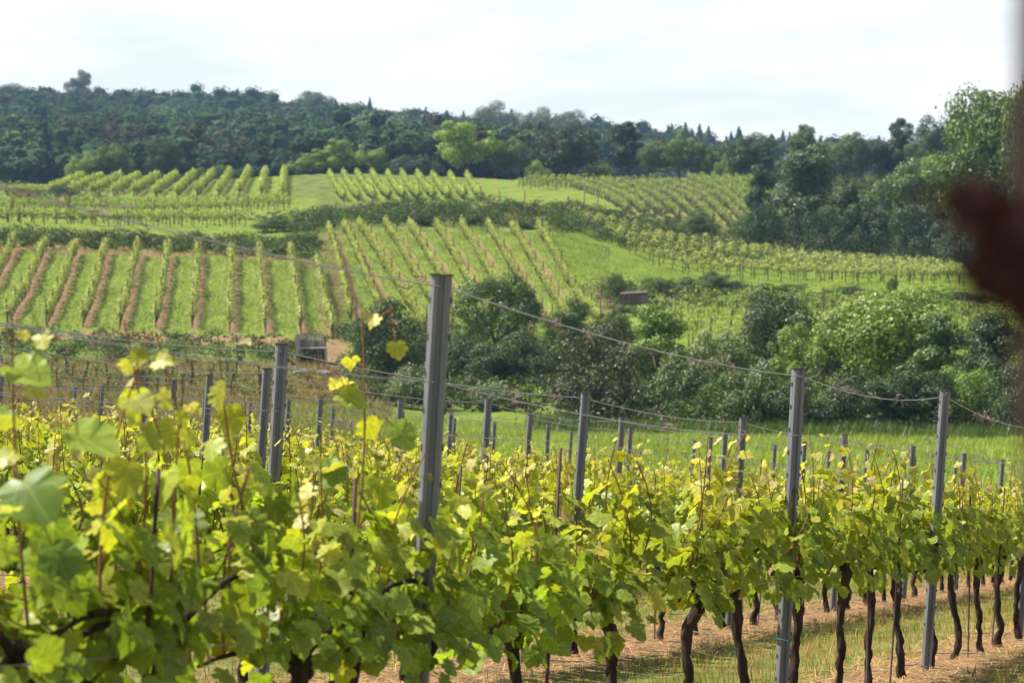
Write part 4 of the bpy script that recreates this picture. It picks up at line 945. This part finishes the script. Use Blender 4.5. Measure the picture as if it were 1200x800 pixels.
def straw():
    r = np.random.default_rng(9); n = 90000; y = np.sqrt(r.uniform(13 ** 2, 40 ** 2, n)); x = X(r.uniform(0, 1260, n), y); m = rowd(x, y) < .24 + r.normal(size=n) * .05; x, y = x[m], y[m]; n = len(x)
    P = np.stack([x, y, H(x, y) + r.uniform(.005, .03, n)], 1); a = r.random(n) * 3.14; d = np.stack([np.cos(a), np.sin(a), r.normal(size=n) * .15], 1) * r.uniform(.02, .10, (n, 1)); e = np.cross(d, [0, 0, 1]); e = unit(e) * .003
    V = np.stack([P - d - e, P - d + e, P + d + e, P + d - e], 1).reshape(-1, 3); c = np.repeat(r.uniform(.2, 1.3, (n, 1)) * np.array([[1, .90, .84]]), 4, 0)
    mb = MB(); mb.add(V, np.arange(n * 4).reshape(n, 4), c); o = mb.build('straw_litter', M['straw']); tag(o, 'reddish straw and leaf litter under the vine trunks', 'litter', kind='stuff')
    mb = MB()
    for _ in range(220):
        y = math.sqrt(r.uniform(14 ** 2, 34 ** 2)); k = r.integers(0, 4); x = rowx(k, y) + r.normal() * .35
        if not -.02 < x / y + .0 < .235: continue
        a = r.random() * 3.14; l_ = r.uniform(.04, .24); g = Hs(x, y) + .02; p = np.array([x, y, g]); d = np.array([math.cos(a) * l_, math.sin(a) * l_, 0])
        q = np.array([p - d, p - d * .3 + r.normal(size=3) * .03, p + d * .4 + r.normal(size=3) * .03, p + d]); q[:, 2] = H(q[:, 0], q[:, 1]) + .02 + abs(r.normal()) * .02
        mb.tube(q, [.005, .0045, .004, .003], 5, cap=False)
    o = mb.build('pruned_twigs', M['tendril'], smooth=True); tag(o, 'cut vine twigs scattered on the soil under the front rows', 'twigs', kind='stuff')
straw()

# ------------------------------------------------------------------ copper-leaved shoot close to the lens at the right border
def copper():
    Y = .9; g = Hs(X(1222, Y), Y); e = empty('copper_shrub', (X(1222, Y), Y, g)); tag(e, 'blurred dark red shrub branch close to the camera at the right border', 'shrub'); r = np.random.default_rng(4)
    def loc(px, py, dy=0): return np.array([X(px, Y) - X(1222, Y), dy, -(py - HOR) / F * Y - g])
    mb = MB(); mb.tube([(0, 0, 0), loc(1262, 700), loc(1228, 430), loc(1216, 200), loc(1212, 0), loc(1206, -120)], [.016, .014, .012, .009, .007, .005], 8, cap=False); mb.build('stem', M['copper_stem'], e, True)
    mb = MB(); mb.tube([loc(1222, 400), loc(1190, 330), loc(1150, 262), loc(1108, 220)], [.010, .009, .008, .004], 8, cap=False); mb.build('branch', M['copper_stem'], e, True)
    P = []; 
    for (a, b), n in (((1122, 226), 4), ((1140, 244), 5), ((1160, 262), 7), ((1185, 290), 9), ((1203, 325), 10), ((1212, 360), 6)):
        for _ in range(n): P.append(loc(a + r.normal() * 8, b + r.normal() * 10, r.normal() * .02))
    P = np.array(P); n = len(P); lb = MB(); leaves(lb, P, unit(rsphere(n, r) + [0, -.8, .3]), rsphere(n, r), r.uniform(.012, .022, n), np.array([[.03, .011, .011]]) * r.uniform(.6, 1.5, (n, 1)), False, r); lb.build('leaves', M['copper_leaf'], e)
copper()
# ------------------------------------------------------------------ haze
def haze():
    mb = MB(); mb.box((-905, -255, -9), (905, 1405, 95)); m, n, l = mat_new('air')
    v = n.new('ShaderNodeVolumePrincipled'); v.inputs['Density'].default_value = .00015; v.inputs['Color'].default_value = (.42, .68, 1, 1); v.inputs['Anisotropy'].default_value = .1
    o = n.new('ShaderNodeOutputMaterial'); l.new(v.outputs[0], o.inputs['Volume']); ob = mb.build('haze', m); tag(ob, 'thin blue air over the whole valley', 'haze', kind='stuff')
haze()
